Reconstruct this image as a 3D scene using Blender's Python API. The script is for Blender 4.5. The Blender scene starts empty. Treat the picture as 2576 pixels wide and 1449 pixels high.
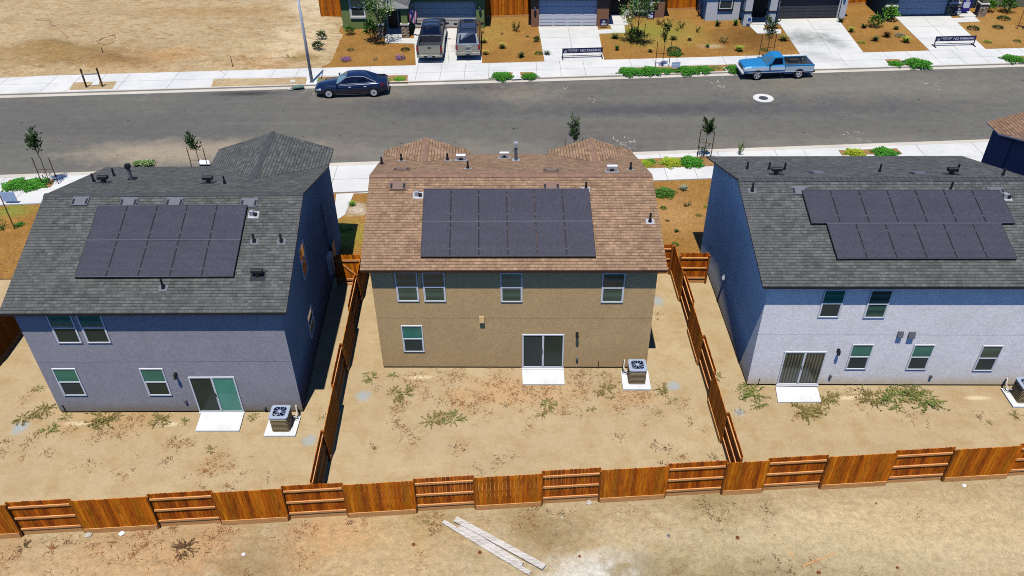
import bpy, bmesh, math, random
from mathutils import Vector, Matrix
random.seed(7)
SC = bpy.context.scene
COL = SC.collection
R = math.radians
# ------------------------------------------------------------------ camera (drone) and survey helpers
IMG_W, IMG_H, FOC, PITCH, ROLL, CAM_H = 2576, 1449, 2060.0, 37.2, -0.7, 24.7
_th, _r = R(PITCH), R(ROLL)
FWD = Vector((0, math.cos(_th), -math.sin(_th)))
_rt = Vector((1, 0, 0)); _up = _rt.cross(FWD)
RGT = math.cos(_r) * _rt + math.sin(_r) * _up
UPV = -math.sin(_r) * _rt + math.cos(_r) * _up
CAMP = Vector((0, 0, CAM_H))
def ray(x, y):
    return FWD + RGT * ((x - IMG_W / 2) / FOC) - UPV * ((y - IMG_H / 2) / FOC)
def G(x, y, z=0.0):
    "survey: the point of the level plane z seen at photo position x, y"
    d = ray(x, y); t = (z - CAM_H) / d.z
    return CAMP + d * t
class Fr:
    "a building's own axes: u along its rear wall, v towards the street, z up"
    def __init__(s, O, yaw=0.0, va=None):
        s.O = Vector(O) if len(O) == 3 else Vector((O[0], O[1], 0))
        va = yaw + 90 if va is None else va
        s.u = Vector((math.cos(R(yaw)), math.sin(R(yaw)), 0)); s.v = Vector((math.cos(R(va)), math.sin(R(va)), 0))
    su = sz = 1.0
    def P(s, a, b, z): return s.O + s.u * (a * s.su) + s.v * b + Vector((0, 0, z * s.sz))
    def loc(s, x, y, n, k):
        "local (u, v, z) where the sight line meets the plane n.local = k"
        M = Matrix((s.u, s.v, (0, 0, 1))).transposed().inverted()
        a = M @ (CAMP - s.O); b = M @ ray(x, y); n = Vector(n)
        t = (k - n.dot(a)) / n.dot(b)
        return a + b * t
WORLD = Fr((0, 0, 0))
# ------------------------------------------------------------------ scene graph helpers
BASE = {}
def tag(o, label=None, cat=None, group=None, kind=None):
    if label: o['label'] = label
    if cat: o['category'] = cat
    if group: o['group'] = group
    if kind: o['kind'] = kind
    return o
def thing(name, loc, label, cat, group=None):
    o = bpy.data.objects.new(name, None); COL.objects.link(o)
    o.location = loc; o.empty_display_size = 0.2; BASE[o] = Vector(loc)
    return tag(o, label, cat, group)
class MB:
    def __init__(s): s.v = []; s.f = []; s.m = []; s.uv = []; s.hasuv = False
    def face(s, pts, mi=0, uv=None):
        i = len(s.v); s.v.extend(Vector(p) for p in pts)
        s.f.append(list(range(i, i + len(pts)))); s.m.append(mi); s.uv.append(uv)
        if uv: s.hasuv = True
    def shared(s, verts, faces, mi=0):
        i = len(s.v); s.v.extend(Vector(p) for p in verts)
        for f in faces: s.f.append([i + k for k in f]); s.m.append(mi); s.uv.append(None)
    def hexa(s, c, mi=0):
        "c: 8 corners, bottom ring then top ring"
        s.shared(c, [(3, 2, 1, 0), (4, 5, 6, 7), (0, 1, 5, 4), (1, 2, 6, 5), (2, 3, 7, 6), (3, 0, 4, 7)], mi)
    def box(s, F, u0, u1, v0, v1, z0, z1, mi=0):
        p = F.P if hasattr(F, 'P') else F
        s.hexa([p(u0, v0, z0), p(u1, v0, z0), p(u1, v1, z0), p(u0, v1, z0), p(u0, v0, z1), p(u1, v0, z1), p(u1, v1, z1), p(u0, v1, z1)], mi)
    def prism(s, pts, off, mi=0, mi_side=None):
        "closed outline pts extruded by the vector off"
        n = len(pts); off = Vector(off); a = [Vector(p) for p in pts]; b = [p + off for p in a]
        i = len(s.v); s.v.extend(a + b)
        s.f.append([i + k for k in reversed(range(n))]); s.f.append([i + n + k for k in range(n)])
        s.m += [mi, mi]; s.uv += [None, None]
        for k in range(n):
            s.f.append([i + k, i + (k + 1) % n, i + n + (k + 1) % n, i + n + k]); s.m.append(mi if mi_side is None else mi_side); s.uv.append(None)
    def tube(s, pts, rad, n=6, mi=0):
        pts = [Vector(p) for p in pts]; rs = rad if isinstance(rad, (list, tuple)) else [rad] * len(pts)
        i = len(s.v); ref = None
        for k, p in enumerate(pts):
            d = (pts[min(k + 1, len(pts) - 1)] - pts[max(k - 1, 0)]).normalized()
            a = d.orthogonal().normalized() if ref is None else (ref - d * ref.dot(d)).normalized()
            ref = a; b = d.cross(a)
            for j in range(n):
                t = 2 * math.pi * j / n; s.v.append(p + (a * math.cos(t) + b * math.sin(t)) * rs[k])
        for k in range(len(pts) - 1):
            for j in range(n):
                s.f.append([i + k * n + j, i + k * n + (j + 1) % n, i + (k + 1) * n + (j + 1) % n, i + (k + 1) * n + j]); s.m.append(mi); s.uv.append(None)
        e = i + (len(pts) - 1) * n
        s.f.append([i + j for j in reversed(range(n))]); s.f.append([e + j for j in range(n)]); s.m += [mi, mi]; s.uv += [None, None]
    def grid(s, rows, mi=0):
        "rows of points, shared vertices"
        i = len(s.v); n = len(rows[0])
        for r_ in rows: s.v.extend(Vector(p) for p in r_)
        for a in range(len(rows) - 1):
            for b in range(n - 1):
                s.f.append([i + a * n + b, i + a * n + b + 1, i + (a + 1) * n + b + 1, i + (a + 1) * n + b])
                s.m.append(mi(a, b) if callable(mi) else mi); s.uv.append(None)
    def build(s, name, mats, parent=None, loc=None, smooth=False, fix=True, bevel=0.0, data_only=False):
        if not isinstance(mats, (list, tuple)): mats = [mats]
        if parent is not None: base = BASE[parent]
        else:
            base = Vector(loc) if loc is not None else Vector((sum(p.x for p in s.v) / len(s.v), sum(p.y for p in s.v) / len(s.v), min(p.z for p in s.v)))
        me = bpy.data.meshes.new(name)
        me.from_pydata([p - base for p in s.v], [], s.f)
        me.polygons.foreach_set('material_index', s.m)
        for m in mats: me.materials.append(m)
        if s.hasuv:
            L = me.uv_layers.new(name='UVMap'); k = 0
            for f, uv in zip(s.f, s.uv):
                for j in range(len(f)):
                    L.data[k].uv = uv[j] if uv else (0, 0); k += 1
        if fix:
            bm = bmesh.new(); bm.from_mesh(me); bmesh.ops.recalc_face_normals(bm, faces=bm.faces); bm.to_mesh(me); bm.free()
        if smooth: me.polygons.foreach_set('use_smooth', [True] * len(me.polygons))
        if data_only: return me
        o = bpy.data.objects.new(name, me); COL.objects.link(o); BASE[o] = base
        if parent is not None: o.parent = parent
        else: o.location = base
        if bevel:
            b = o.modifiers.new('bevel', 'BEVEL'); b.width = bevel; b.segments = 2; b.limit_method = 'ANGLE'; b.angle_limit = R(40)
        return o
def inst(me, name, loc, rot=0.0, sc=1.0, parent=None):
    o = bpy.data.objects.new(name, me); COL.objects.link(o)
    o.location = loc; o.rotation_euler = (0, 0, rot)
    o.scale = sc if isinstance(sc, (tuple, list, Vector)) else (sc, sc, sc)
    if parent is not None: o.parent = parent
    return o
# ------------------------------------------------------------------ materials
def lin(c):
    f = lambda x: (x / 12.92 if x <= .04045 else ((x + .055) / 1.055) ** 2.4)
    return (f(c[0] / 255), f(c[1] / 255), f(c[2] / 255), 1)
class NT:
    def __init__(s, name):
        s.mat = bpy.data.materials.new(name); s.mat.use_nodes = True; s.t = s.mat.node_tree; s.n = s.t.nodes
        s.b = s.n['Principled BSDF']; s.out = s.n['Material Output']
    def new(s, typ, **kw):
        x = s.n.new(typ)
        for k, v in kw.items():
            if k.startswith('i_'): x.inputs[k[2:].replace('_', ' ')].default_value = v
            else: setattr(x, k, v)
        return x
    def link(s, a, b): s.t.links.new(a, b)
    def coord(s, which='Object'):
        return s.new('ShaderNodeTexCoord').outputs[which]
    def geo(s, which='Position'): return s.new('ShaderNodeNewGeometry').outputs[which]
    def noise(s, vec, scale, detail=4, rough=.6, dist=0.0):
        x = s.new('ShaderNodeTexNoise'); x.inputs['Scale'].default_value = scale; x.inputs['Detail'].default_value = detail
        x.inputs['Roughness'].default_value = rough; x.inputs['Distortion'].default_value = dist
        s.link(vec, x.inputs['Vector']); return x.outputs['Fac']
    def ramp(s, fac, lo, hi, a=0.0, b=1.0):
        x = s.new('ShaderNodeMapRange'); x.inputs['From Min'].default_value = lo; x.inputs['From Max'].default_value = hi
        x.inputs['To Min'].default_value = a; x.inputs['To Max'].default_value = b; x.clamp = True
        s.link(fac, x.inputs['Value']); return x.outputs['Result']
    def math(s, op, a, b=None):
        x = s.new('ShaderNodeMath', operation=op)
        for i, q in enumerate((a, b)):
            if q is None: continue
            if isinstance(q, (int, float)): x.inputs[i].default_value = q
            else: s.link(q, x.inputs[i])
        return x.outputs[0]
    def mix(s, fac, a, b, mode='MIX'):
        x = s.new('ShaderNodeMix', data_type='RGBA', blend_type=mode)
        for sock, q in ((x.inputs[0], fac), (x.inputs[6], a), (x.inputs[7], b)):
            if isinstance(q, (int, float)): sock.default_value = q
            elif isinstance(q, tuple): sock.default_value = q
            else: s.link(q, sock)
        return x.outputs[2]
    def grey(s, fac, lo, hi):
        "multiplier colour from a 0..1 value"
        v = s.ramp(fac, .25, .75, lo, hi); c = s.new('ShaderNodeCombineColor')
        for i in range(3): s.link(v, c.inputs[i])
        return c.outputs[0]
    def color(s, c): s.link(c, s.b.inputs['Base Color']) if not isinstance(c, tuple) else setattr(s.b.inputs['Base Color'], 'default_value', c)
    def bump(s, h, strength=.3, dist=.02):
        x = s.new('ShaderNodeBump'); x.inputs['Strength'].default_value = strength; x.inputs['Distance'].default_value = dist
        s.link(h, x.inputs['Height']); s.link(x.outputs[0], s.b.inputs['Normal'])
    def fin(s, rough=.8, spec=.3, metal=0.0, coat=0.0):
        s.b.inputs['Roughness'].default_value = rough; s.b.inputs['Specular IOR Level'].default_value = spec
        s.b.inputs['Metallic'].default_value = metal; s.b.inputs['Coat Weight'].default_value = coat
        return s.mat
def plain(name, c, rough=.6, spec=.4, metal=0.0, coat=0.0, var=.12, scale=6, fine=0.0, fscale=60, bump=0.0, bscale=40, island=0.0):
    "a base colour with broad and fine variation"
    t = NT(name); v = t.coord(); col = lin(c)
    n = t.noise(v, scale); x = t.mix(1.0, col, t.grey(n, 1 - var, 1 + var), 'MULTIPLY')
    if fine: x = t.mix(1.0, x, t.grey(t.noise(v, fscale, 2), 1 - fine, 1 + fine), 'MULTIPLY')
    if island:
        q = t.ramp(t.geo('Random Per Island'), 0, 1, .25, .75); x = t.mix(1.0, x, t.grey(q, 1 - island, 1 + island), 'MULTIPLY')
    t.color(x)
    if bump: t.bump(t.noise(v, bscale, 3), bump)
    return t.fin(rough, spec, metal, coat)
def spot(t, vec, x, y, r, sx=1.0, sy=1.0, soft=.5, amp=.6, nsc=1.5, ang=0.0):
    "ragged stain round a world point: 1 inside, 0 outside"
    mp = t.new('ShaderNodeMapping'); mp.vector_type = 'TEXTURE'
    mp.inputs['Location'].default_value = (x, y, 0); mp.inputs['Rotation'].default_value = (0, 0, ang); mp.inputs['Scale'].default_value = (r * sx, r * sy, r * 50)
    t.link(vec, mp.inputs['Vector'])
    ln = t.new('ShaderNodeVectorMath', operation='LENGTH'); t.link(mp.outputs[0], ln.inputs[0])
    n = t.noise(vec, nsc, 5, .65)
    d = t.math('ADD', ln.outputs['Value'], t.math('MULTIPLY', t.math('SUBTRACT', n, .5), amp * 2))
    return t.ramp(d, 1.0 - soft, 1.0 + soft * .4, 1, 0)
def sand_material(name, rough_ground=False, stains=(), yard=False, streak=False):
    t = NT(name); v = t.coord()
    if yard:        # raked soil inside the fence, churned soil outside it
        sp = t.new('ShaderNodeSeparateXYZ'); t.link(v, sp.inputs[0])
        ym = t.ramp(t.math('SUBTRACT', sp.outputs[1], t.math('ADD', t.math('MULTIPLY', sp.outputs[0], .0583), 19.15)), -.15, .25)
    a = t.mix(t.ramp(t.noise(v, .22, 5, .6), .35, .65), lin((179, 158, 122)), lin((168, 147, 113)))
    a = t.mix(t.ramp(t.noise(v, 1.1, 6, .7), .45, .75), a, lin((160, 133, 92)))
    for (p, r, sx, sy, c, s, amp, nsc, ang) in stains:
        m = spot(t, v, p[0], p[1], r, sx, sy, .55, amp, nsc, ang)
        a = t.mix(t.math('MULTIPLY', m, s), a, lin(c))
    n2 = t.noise(v, 7 if not rough_ground else 4.5, 7, .8); a = t.mix(1.0, a, t.grey(n2, .70 if rough_ground else .8, 1.26), 'MULTIPLY') if not yard else t.mix(ym, t.mix(1.0, a, t.grey(n2, .66, 1.28), 'MULTIPLY'), t.mix(1.0, a, t.grey(n2, .88, 1.10), 'MULTIPLY'))
    n3 = t.noise(v, 18, 5, .85)
    a = t.mix(1.0, a, t.grey(n3, .80, 1.2), 'MULTIPLY')
    if streak:
        st = t.new('ShaderNodeMapping'); st.inputs['Scale'].default_value = (.9, 2.6, 2); t.link(v, st.inputs['Vector'])
        a = t.mix(t.ramp(t.noise(st.outputs[0], 1.0, 7, .8), .52, .64, 0, .8), a, lin((132, 104, 62))); a = t.mix(1.0, a, t.grey(t.noise(st.outputs[0], 2.2, 6, .8), .72, 1.24), 'MULTIPLY')
    # scattered dark crumbs of soil
    cr = t.ramp(t.noise(v, 11 if rough_ground else 14, 2, .5), .69 if rough_ground else .72, .76, 0, .55 if rough_ground else .35)
    a = t.mix(cr, a, lin((95, 70, 44)))
    t.color(a)
    h = t.math('ADD', t.noise(v, 5, 6, .7), t.math('MULTIPLY', n3, .35)); t.bump(h if not yard else t.math('MULTIPLY', h, t.ramp(ym, 0, 1, 1.0, .3)), .9 if rough_ground else .45, .06)
    return t.fin(.95, .1)
def road_material():
    t = NT('asphalt'); v = t.coord()
    a = t.mix(t.ramp(t.noise(v, .12, 5, .6), .35, .65), lin((99, 97, 88)), lin((92, 90, 85)))
    st = t.new('ShaderNodeMapping'); st.inputs['Scale'].default_value = (.10, 1.1, 1); st.inputs['Rotation'].default_value = (0, 0, R(-2.7)); t.link(v, st.inputs['Vector'])
    a = t.mix(t.ramp(t.noise(st.outputs[0], 1.0, 5, .65), .5, .72, 0, .6), a, lin((112, 107, 97)))     # tracked-in dust along the lanes
    for (px, r, sx, sy, c, s, amp, nsc) in [((420, 386), 3.4, 1.7, .55, (160, 144, 120), .65, .8, .9), ((560, 375), 5, 1.8, .3, (150, 136, 115), .5, .9, .7),
            ((1270, 222), 1.6, 1.7, .8, (52, 52, 58), .85, .8, 1.6), ((1300, 232), 2.2, 1.5, .9, (128, 119, 103), .6, .8, 1.4), ((970, 246), 5, 1.3, .45, (128, 120, 105), .5, .9, .9), ((1000, 265), 3.5, 1.7, .5, (70, 70, 72), .6, .9, .9), ((1140, 270), 3.2, 1.2, .7, (74, 74, 76), .5, .9, .9),
            ((1660, 275), 4.5, 2.0, .25, (66, 66, 70), .7, .9, .9), ((2120, 262), 4.0, 2.2, .45, (76, 75, 77), .5, .9, .8), ((2200, 215), 7, 1.8, .4, (122, 116, 101), .5, .9, .5), ((1100, 385), 5, 2, .3, (124, 117, 103), .6, .9, .6),
            ((2150, 370), 6, 2.2, .25, (122, 115, 101), .55, .9, .6), ((620, 236), 1.0, 2.3, .4, (46, 46, 48), .8, .8, 2.2), ((200, 330), 6, 2, .4, (82, 80, 80), .4, .9, .5)]:
        p = G(*px); m = spot(t, v, p.x, p.y, r, sx, sy, .7, amp, nsc); a = t.mix(t.math('MULTIPLY', m, s), a, lin(c))
    a = t.mix(1.0, a, t.grey(t.noise(v, 1.6, 6, .75), .82, 1.16), 'MULTIPLY')
    a = t.mix(1.0, a, t.grey(t.noise(v, 8, 5, .85), .80, 1.2), 'MULTIPLY')
    dk = t.ramp(t.noise(v, 2.6, 2, .4), .71, .76, 0, .75); a = t.mix(dk, a, lin((40, 40, 42)))
    lt = t.ramp(t.noise(v, 5.1, 2, .4), .75, .79, 0, .5); a = t.mix(lt, a, lin((160, 155, 145)))
    t.color(a); t.bump(t.noise(v, 40, 3), .3, .01); return t.fin(.85, .25)
def concrete_material(name, c1=(204, 202, 196), c2=(190, 190, 186), stains=()):
    t = NT(name); v = t.coord()
    a = t.mix(t.ramp(t.noise(v, .35, 5, .6), .35, .65), lin(c1), lin(c2))
    a = t.mix(t.ramp(t.noise(v, 1.4, 6, .7), .55, .8, 0, .45), a, lin((168, 166, 160)))
    for (p, r, sx, sy, c, s, ang) in stains:
        m = spot(t, v, p[0], p[1], r, sx, sy, .8, .9, 1.3, ang); a = t.mix(t.math('MULTIPLY', m, s), a, lin(c))
    a = t.mix(1.0, a, t.grey(t.noise(v, 26, 3, .7), .93, 1.06), 'MULTIPLY')
    t.color(a); t.bump(t.noise(v, 50, 2), .12, .01); return t.fin(.85, .25)
def mulch_material(name, greens=()):
    t = NT(name); v = t.coord()
    a = t.mix(t.ramp(t.noise(v, .5, 5, .65), .35, .65), lin((152, 112, 58)), lin((136, 98, 48)))
    a = t.mix(t.ramp(t.noise(v, .9, 5, .7), .55, .75, 0, .6), a, lin((160, 122, 72)))
    for (p, r, sx, sy, c, s) in greens:
        m = spot(t, v, p[0], p[1], r, sx, sy, .7, .8, 1.2); a = t.mix(t.math('MULTIPLY', m, s), a, lin(c))
    st = t.new('ShaderNodeMapping'); st.inputs['Scale'].default_value = (9, 26, 9); st.inputs['Rotation'].default_value = (0, 0, .6); t.link(v, st.inputs['Vector'])
    s2 = t.new('ShaderNodeMapping'); s2.inputs['Scale'].default_value = (9, 26, 9); s2.inputs['Rotation'].default_value = (0, 0, -.9); t.link(v, s2.inputs['Vector'])
    n1 = t.noise(st.outputs[0], 1, 3, .7, .6); n2 = t.noise(s2.outputs[0], 1, 3, .7, .6)
    a = t.mix(1.0, a, t.grey(n1, .55, 1.5), 'MULTIPLY'); a = t.mix(1.0, a, t.grey(n2, .6, 1.42), 'MULTIPLY'); a = t.mix(1.0, a, t.grey(t.noise(v, 6, 4, .85), .75, 1.25), 'MULTIPLY')
    t.color(a); t.bump(t.math('ADD', n1, n2), .8, .04); return t.fin(.95, .1)
def stucco_material(name, c, dirt=None, streak=.08):
    t = NT(name); v = t.coord()
    a = t.mix(1.0, lin(c), t.grey(t.noise(v, .7, 5, .6), .93, 1.07), 'MULTIPLY')
    st = t.new('ShaderNodeMapping'); st.inputs['Scale'].default_value = (3, 3, 14); t.link(v, st.inputs['Vector'])
    a = t.mix(1.0, a, t.grey(t.noise(st.outputs[0], 1.5, 5, .7), 1 - streak, 1 + streak), 'MULTIPLY')
    f = t.noise(v, 24, 4, .75); a = t.mix(1.0, a, t.grey(f, .80, 1.2), 'MULTIPLY'); a = t.mix(1.0, a, t.grey(t.noise(v, 7, 5, .85), .80, 1.2), 'MULTIPLY')
    if dirt:      # splashed soil along the foot of the wall
        sp = t.new('ShaderNodeSeparateXYZ'); t.link(v, sp.inputs[0])
        zz = t.math('ADD', sp.outputs[2], t.math('MULTIPLY', t.math('SUBTRACT', t.noise(v, 2.5, 4), .5), .5))
        a = t.mix(t.ramp(zz, .05, .62, .85, 0), a, lin(dirt))
    t.color(a); t.bump(f, .35, .02); return t.fin(.92, .15)
def shingle_material(name, c, c2, dark, light):
    "laminated shingles: courses in metres along UV, random tabs"
    t = NT(name); uv = t.new('ShaderNodeUVMap').outputs[0]
    def brick(w, h, off, a, b):
        x = t.new('ShaderNodeTexBrick'); x.offset = off; x.offset_frequency = 2; x.squash = .75; x.squash_frequency = 3
        x.inputs['Scale'].default_value = 1; x.inputs['Brick Width'].default_value = w; x.inputs['Row Height'].default_value = h
        x.inputs['Mortar Size'].default_value = .009; x.inputs['Mortar Smooth'].default_value = .3; x.inputs['Bias'].default_value = 0
        x.inputs['Color1'].default_value = a; x.inputs['Color2'].default_value = b; x.inputs['Mortar'].default_value = lin(dark)
        t.link(uv, x.inputs['Vector']); return x
    wob = t.new('ShaderNodeTexCoord')
    b1 = brick(.34, .145, .37, lin(c), lin(c2)); b1.inputs['Mortar Size'].default_value = .004; a = b1.outputs['Color']
    b2 = brick(.23, .145, .61, (1.28, 1.28, 1.28, 1), (.76, .76, .76, 1)); b2.inputs['Mortar'].default_value = (.9, .9, .9, 1); b2.inputs['Mortar Size'].default_value = .004
    a = t.mix(.8, a, b2.outputs['Color'], 'MULTIPLY')
    sp = t.new('ShaderNodeSeparateXYZ'); t.link(uv, sp.inputs[0])
    fr = t.math('FRACT', t.math('DIVIDE', sp.outputs[1], .145))
    lip = t.ramp(fr, .08, .32, .42, 1.05); cc = t.new('ShaderNodeCombineColor'); [t.link(lip, cc.inputs[i]) for i in range(3)]
    a = t.mix(.85, a, cc.outputs[0], 'MULTIPLY')                       # the butt edge of each course
    v = t.coord(); a = t.mix(1.0, a, t.grey(t.noise(v, .5, 5, .7), .9, 1.1), 'MULTIPLY')
    a = t.mix(t.ramp(t.noise(v, 1.3, 4, .6), .5, .75, 0, .4), a, lin(light))
    a = t.mix(1.0, a, t.grey(t.noise(v, 13, 4, .85), .74, 1.28), 'MULTIPLY'); a = t.mix(1.0, a, t.grey(t.noise(v, 4.5, 4, .8, .5), .78, 1.22), 'MULTIPLY')
    t.color(a); t.bump(t.math('ADD', t.math('MULTIPLY', fr, -.6), b2.outputs['Fac']), .6, .02); return t.fin(.9, .15)
def wood_material(name, c, c2, dark, vert=True, island=.34):
    t = NT(name); v = t.coord()
    st = t.new('ShaderNodeMapping'); st.inputs['Scale'].default_value = (14, 14, 1.6) if vert else (1.6, 14, 14); t.link(v, st.inputs['Vector'])
    rnd = t.geo('Random Per Island')
    off = t.new('ShaderNodeVectorMath', operation='ADD'); t.link(st.outputs[0], off.inputs[0]); cx = t.new('ShaderNodeCombineXYZ'); t.link(t.math('MULTIPLY', rnd, 37), cx.inputs[2]); t.link(cx.outputs[0], off.inputs[1])
    n = t.noise(off.outputs[0], 1.0, 5, .7, .8)
    a = t.mix(rnd, lin(c), lin(c2)); a = t.mix(t.ramp(n, .46, .68, 0, .85), a, lin(dark))
    a = t.mix(1.0, a, t.grey(t.noise(v, 18, 3, .8), .85, 1.15), 'MULTIPLY')
    q = t.math('FRACT', t.math('MULTIPLY', rnd, 7.31)); a = t.mix(1.0, a, t.grey(t.ramp(q, 0, 1, .25, .75), 1 - island, 1 + island), 'MULTIPLY')
    t.color(a); t.bump(n, .3, .01); return t.fin(.75, .25)
def leaf_material(name, c, c2, c3=None):
    t = NT(name); r = t.geo('Random Per Island'); a = t.mix(r, lin(c), lin(c2))
    if c3: a = t.mix(t.ramp(t.math('FRACT', t.math('MULTIPLY', r, 13.7)), .80, .86), a, lin(c3))
    t.color(a); t.b.inputs['Subsurface Weight'].default_value = 0
    return t.fin(.7, .2)
def glass_material(name, c, slats=None, rough=.12, spec=.5):
    "tinted window glass over blinds: slats is the spacing in metres and the slat colour"
    t = NT(name); v = t.coord(); a = lin(c)
    if slats:
        sp = t.new('ShaderNodeSeparateXYZ'); t.link(v, sp.inputs[0])
        fr = t.math('FRACT', t.math('DIVIDE', sp.outputs[slats[2] if len(slats) > 2 else 2], slats[0])); m = t.ramp(fr, .35, .6)
        a = t.mix(m, lin(c), lin(slats[1]))
    a = t.mix(1.0, a, t.grey(t.noise(v, 1.2, 3), .85, 1.15), 'MULTIPLY')
    t.color(a); return t.fin(rough, spec)
def solar_material():
    t = NT('solar_glass'); uv = t.new('ShaderNodeUVMap').outputs[0]
    x = t.new('ShaderNodeTexBrick'); x.offset = 0; x.squash = 1
    for k, q in (('Scale', 1), ('Brick Width', .105), ('Row Height', .055), ('Mortar Size', .0035), ('Mortar Smooth', .5)): x.inputs[k].default_value = q
    x.inputs['Color1'].default_value = lin((64, 62, 71)); x.inputs['Color2'].default_value = lin((72, 70, 79)); x.inputs['Mortar'].default_value = lin((38, 38, 46))
    t.link(uv, x.inputs['Vector']); v = t.coord()
    a = t.mix(1.0, x.outputs['Color'], t.grey(t.noise(v, .9, 4), .92, 1.08), 'MULTIPLY')
    a = t.mix(1.0, a, t.grey(t.noise(v, 14, 4, .9), .82, 1.18), 'MULTIPLY')
    q = t.geo('Random Per Island'); t.color(a); return t.fin(.35, .35)
def stone_material():
    t = NT('stacked_stone'); v = t.coord()
    mp = t.new('ShaderNodeMapping'); mp.inputs['Scale'].default_value = (3.2, 3.2, 11); t.link(v, mp.inputs['Vector'])
    x = t.new('ShaderNodeTexVoronoi'); x.feature = 'F1'; t.link(mp.outputs[0], x.inputs['Vector']); x.inputs['Scale'].default_value = 1.0
    e = t.new('ShaderNodeTexVoronoi'); e.feature = 'DISTANCE_TO_EDGE'; t.link(mp.outputs[0], e.inputs['Vector']); e.inputs['Scale'].default_value = 1.0
    a = t.mix(x.outputs['Distance'], lin((214, 190, 158)), lin((120, 92, 76)))
    a = t.mix(t.ramp(e.outputs['Distance'], .02, .1, .85, 0), a, lin((46, 36, 32)))
    t.color(a); t.bump(e.outputs['Distance'], .8, .03); return t.fin(.9, .15)
M = {}
def setup_materials():
    M['white'] = plain('white_vinyl', (222, 224, 228), .45, .4, var=.03)
    M['trim'] = plain('pale_trim', (206, 202, 192), .6, .3, var=.05)
    M['pane_u'] = glass_material('teal_glass', (20, 84, 76), (.06, (62, 138, 120)))
    M['pane_p'] = glass_material('teal_glass_plain', (30, 104, 88), (.06, (54, 128, 104)))
    M['pane_b'] = glass_material('glass_over_blind', (16, 32, 32), (.06, (84, 116, 100)))
    M['pane_s'] = glass_material('insect_screen', (50, 58, 56), (.05, (66, 74, 70)), .5, .2)
    M['pane_d'] = glass_material('dark_glass', (44, 58, 50), None, .2, .25)
    M['pane_g'] = glass_material('green_door_glass', (62, 148, 126), None, .1)
    M['pane_v'] = glass_material('glass_over_vertical_blind', (40, 46, 40), (.13, (104, 104, 88), 0), .12)
    M['solar'] = solar_material()
    M['solar_rail'] = plain('anodised_rail', (120, 121, 128), .35, .5, .6)
    M['black'] = plain('black_metal', (26, 27, 32), .5, .4, var=.1)
    M['galv'] = plain('galvanised_metal', (176, 178, 182), .45, .5, .4, var=.1)
    M['greyvent'] = plain('grey_painted_metal', (104, 106, 112), .5, .4, .2, var=.08)
    M['brownvent'] = plain('brown_painted_metal', (122, 98, 86), .5, .4, .1, var=.08)
    M['fascia_d'] = plain('dark_fascia', (30, 30, 36), .6, .3)
    M['fascia_b'] = plain('brown_fascia', (58, 38, 30), .6, .3)
    M['foot'] = plain('weep_screed', (44, 34, 26), .9, .1)
    M['board'] = wood_material('stained_fence_board', (198, 98, 7), (220, 128, 16), (108, 44, 2))
    M['board_b'] = wood_material('shaded_stained_board_rear', (178, 82, 6), (212, 112, 10), (78, 28, 3))  # darker copy for boards recessed behind the rails, shade put into the colour
    M['rail'] = wood_material('fence_rail', (240, 176, 116), (226, 154, 90), (190, 116, 60), False, .1)
    M['kick'] = wood_material('fence_kickboard', (242, 182, 122), (224, 156, 84), (190, 122, 66), False, .15)
    M['post'] = wood_material('fence_post', (150, 84, 34), (166, 98, 42), (104, 52, 18))
    M['grey_wood'] = wood_material('weathered_plank', (208, 200, 190), (190, 181, 170), (128, 116, 102), False, .06)
    M['dark_wood'] = wood_material('dark_stake', (92, 62, 40), (110, 76, 50), (52, 34, 22))
    M['bark'] = plain('bark', (96, 74, 54), .9, .1, var=.2, fine=.2)
    M['conc'] = concrete_material('concrete')
    M['conc_w'] = concrete_material('pale_concrete', (218, 218, 216), (204, 205, 205))
    M['gutter'] = concrete_material('gutter_concrete', (196, 188, 174), (182, 174, 160))
    M['joint'] = plain('concrete_joint', (120, 118, 112), .9, .1)
    M['leaf'] = leaf_material('green_leaves', (44, 84, 26), (92, 132, 48))
    M['leaf_d'] = leaf_material('dark_leaves', (30, 52, 26), (62, 88, 42))
    M['leaf_b'] = leaf_material('bright_leaves', (62, 122, 30), (112, 166, 50))
    M['leaf_l'] = leaf_material('lime_leaves', (120, 142, 40), (168, 178, 66))
    M['leaf_o'] = leaf_material('olive_grass', (104, 110, 50), (144, 136, 70))
    M['leaf_y'] = leaf_material('yellow_grass', (150, 140, 62), (186, 166, 86))
    M['leaf_r'] = leaf_material('rust_twigs', (128, 84, 44), (158, 110, 62))
    M['leaf_g'] = leaf_material('grey_green_leaves', (92, 104, 80), (150, 158, 130))
    M['leaf_t'] = leaf_material('flowering_leaves', (52, 94, 32), (108, 144, 58), (222, 222, 190))
    M['leaf_p'] = leaf_material('purple_flowers', (120, 78, 140), (176, 130, 186), (60, 70, 40))
    M['weed_g'] = leaf_material('green_weed', (82, 104, 44), (134, 136, 74), (150, 128, 78))
    M['weed_o'] = leaf_material('olive_weed', (112, 102, 56), (158, 136, 82), (92, 104, 48))
    M['weed_d'] = leaf_material('dry_weed', (130, 92, 52), (176, 132, 84), (90, 62, 34))
    M['weed_r'] = leaf_material('reddish_dry_weed', (146, 92, 56), (178, 122, 80), (104, 64, 38))
    M['weed_k'] = leaf_material('dark_twig', (78, 58, 38), (112, 84, 54))
    M['mat_g'] = leaf_material('trailing_ground_cover', (40, 100, 24), (80, 144, 42))
    M['mat_y'] = leaf_material('yellowing_ground_cover', (120, 150, 36), (180, 176, 48), (70, 140, 40))
    M['rubber'] = plain('tyre_rubber', (30, 30, 32), .85, .2)
    M['chrome'] = plain('bright_wheel_metal', (206, 208, 214), .35, .5, .15, var=.05)
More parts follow.
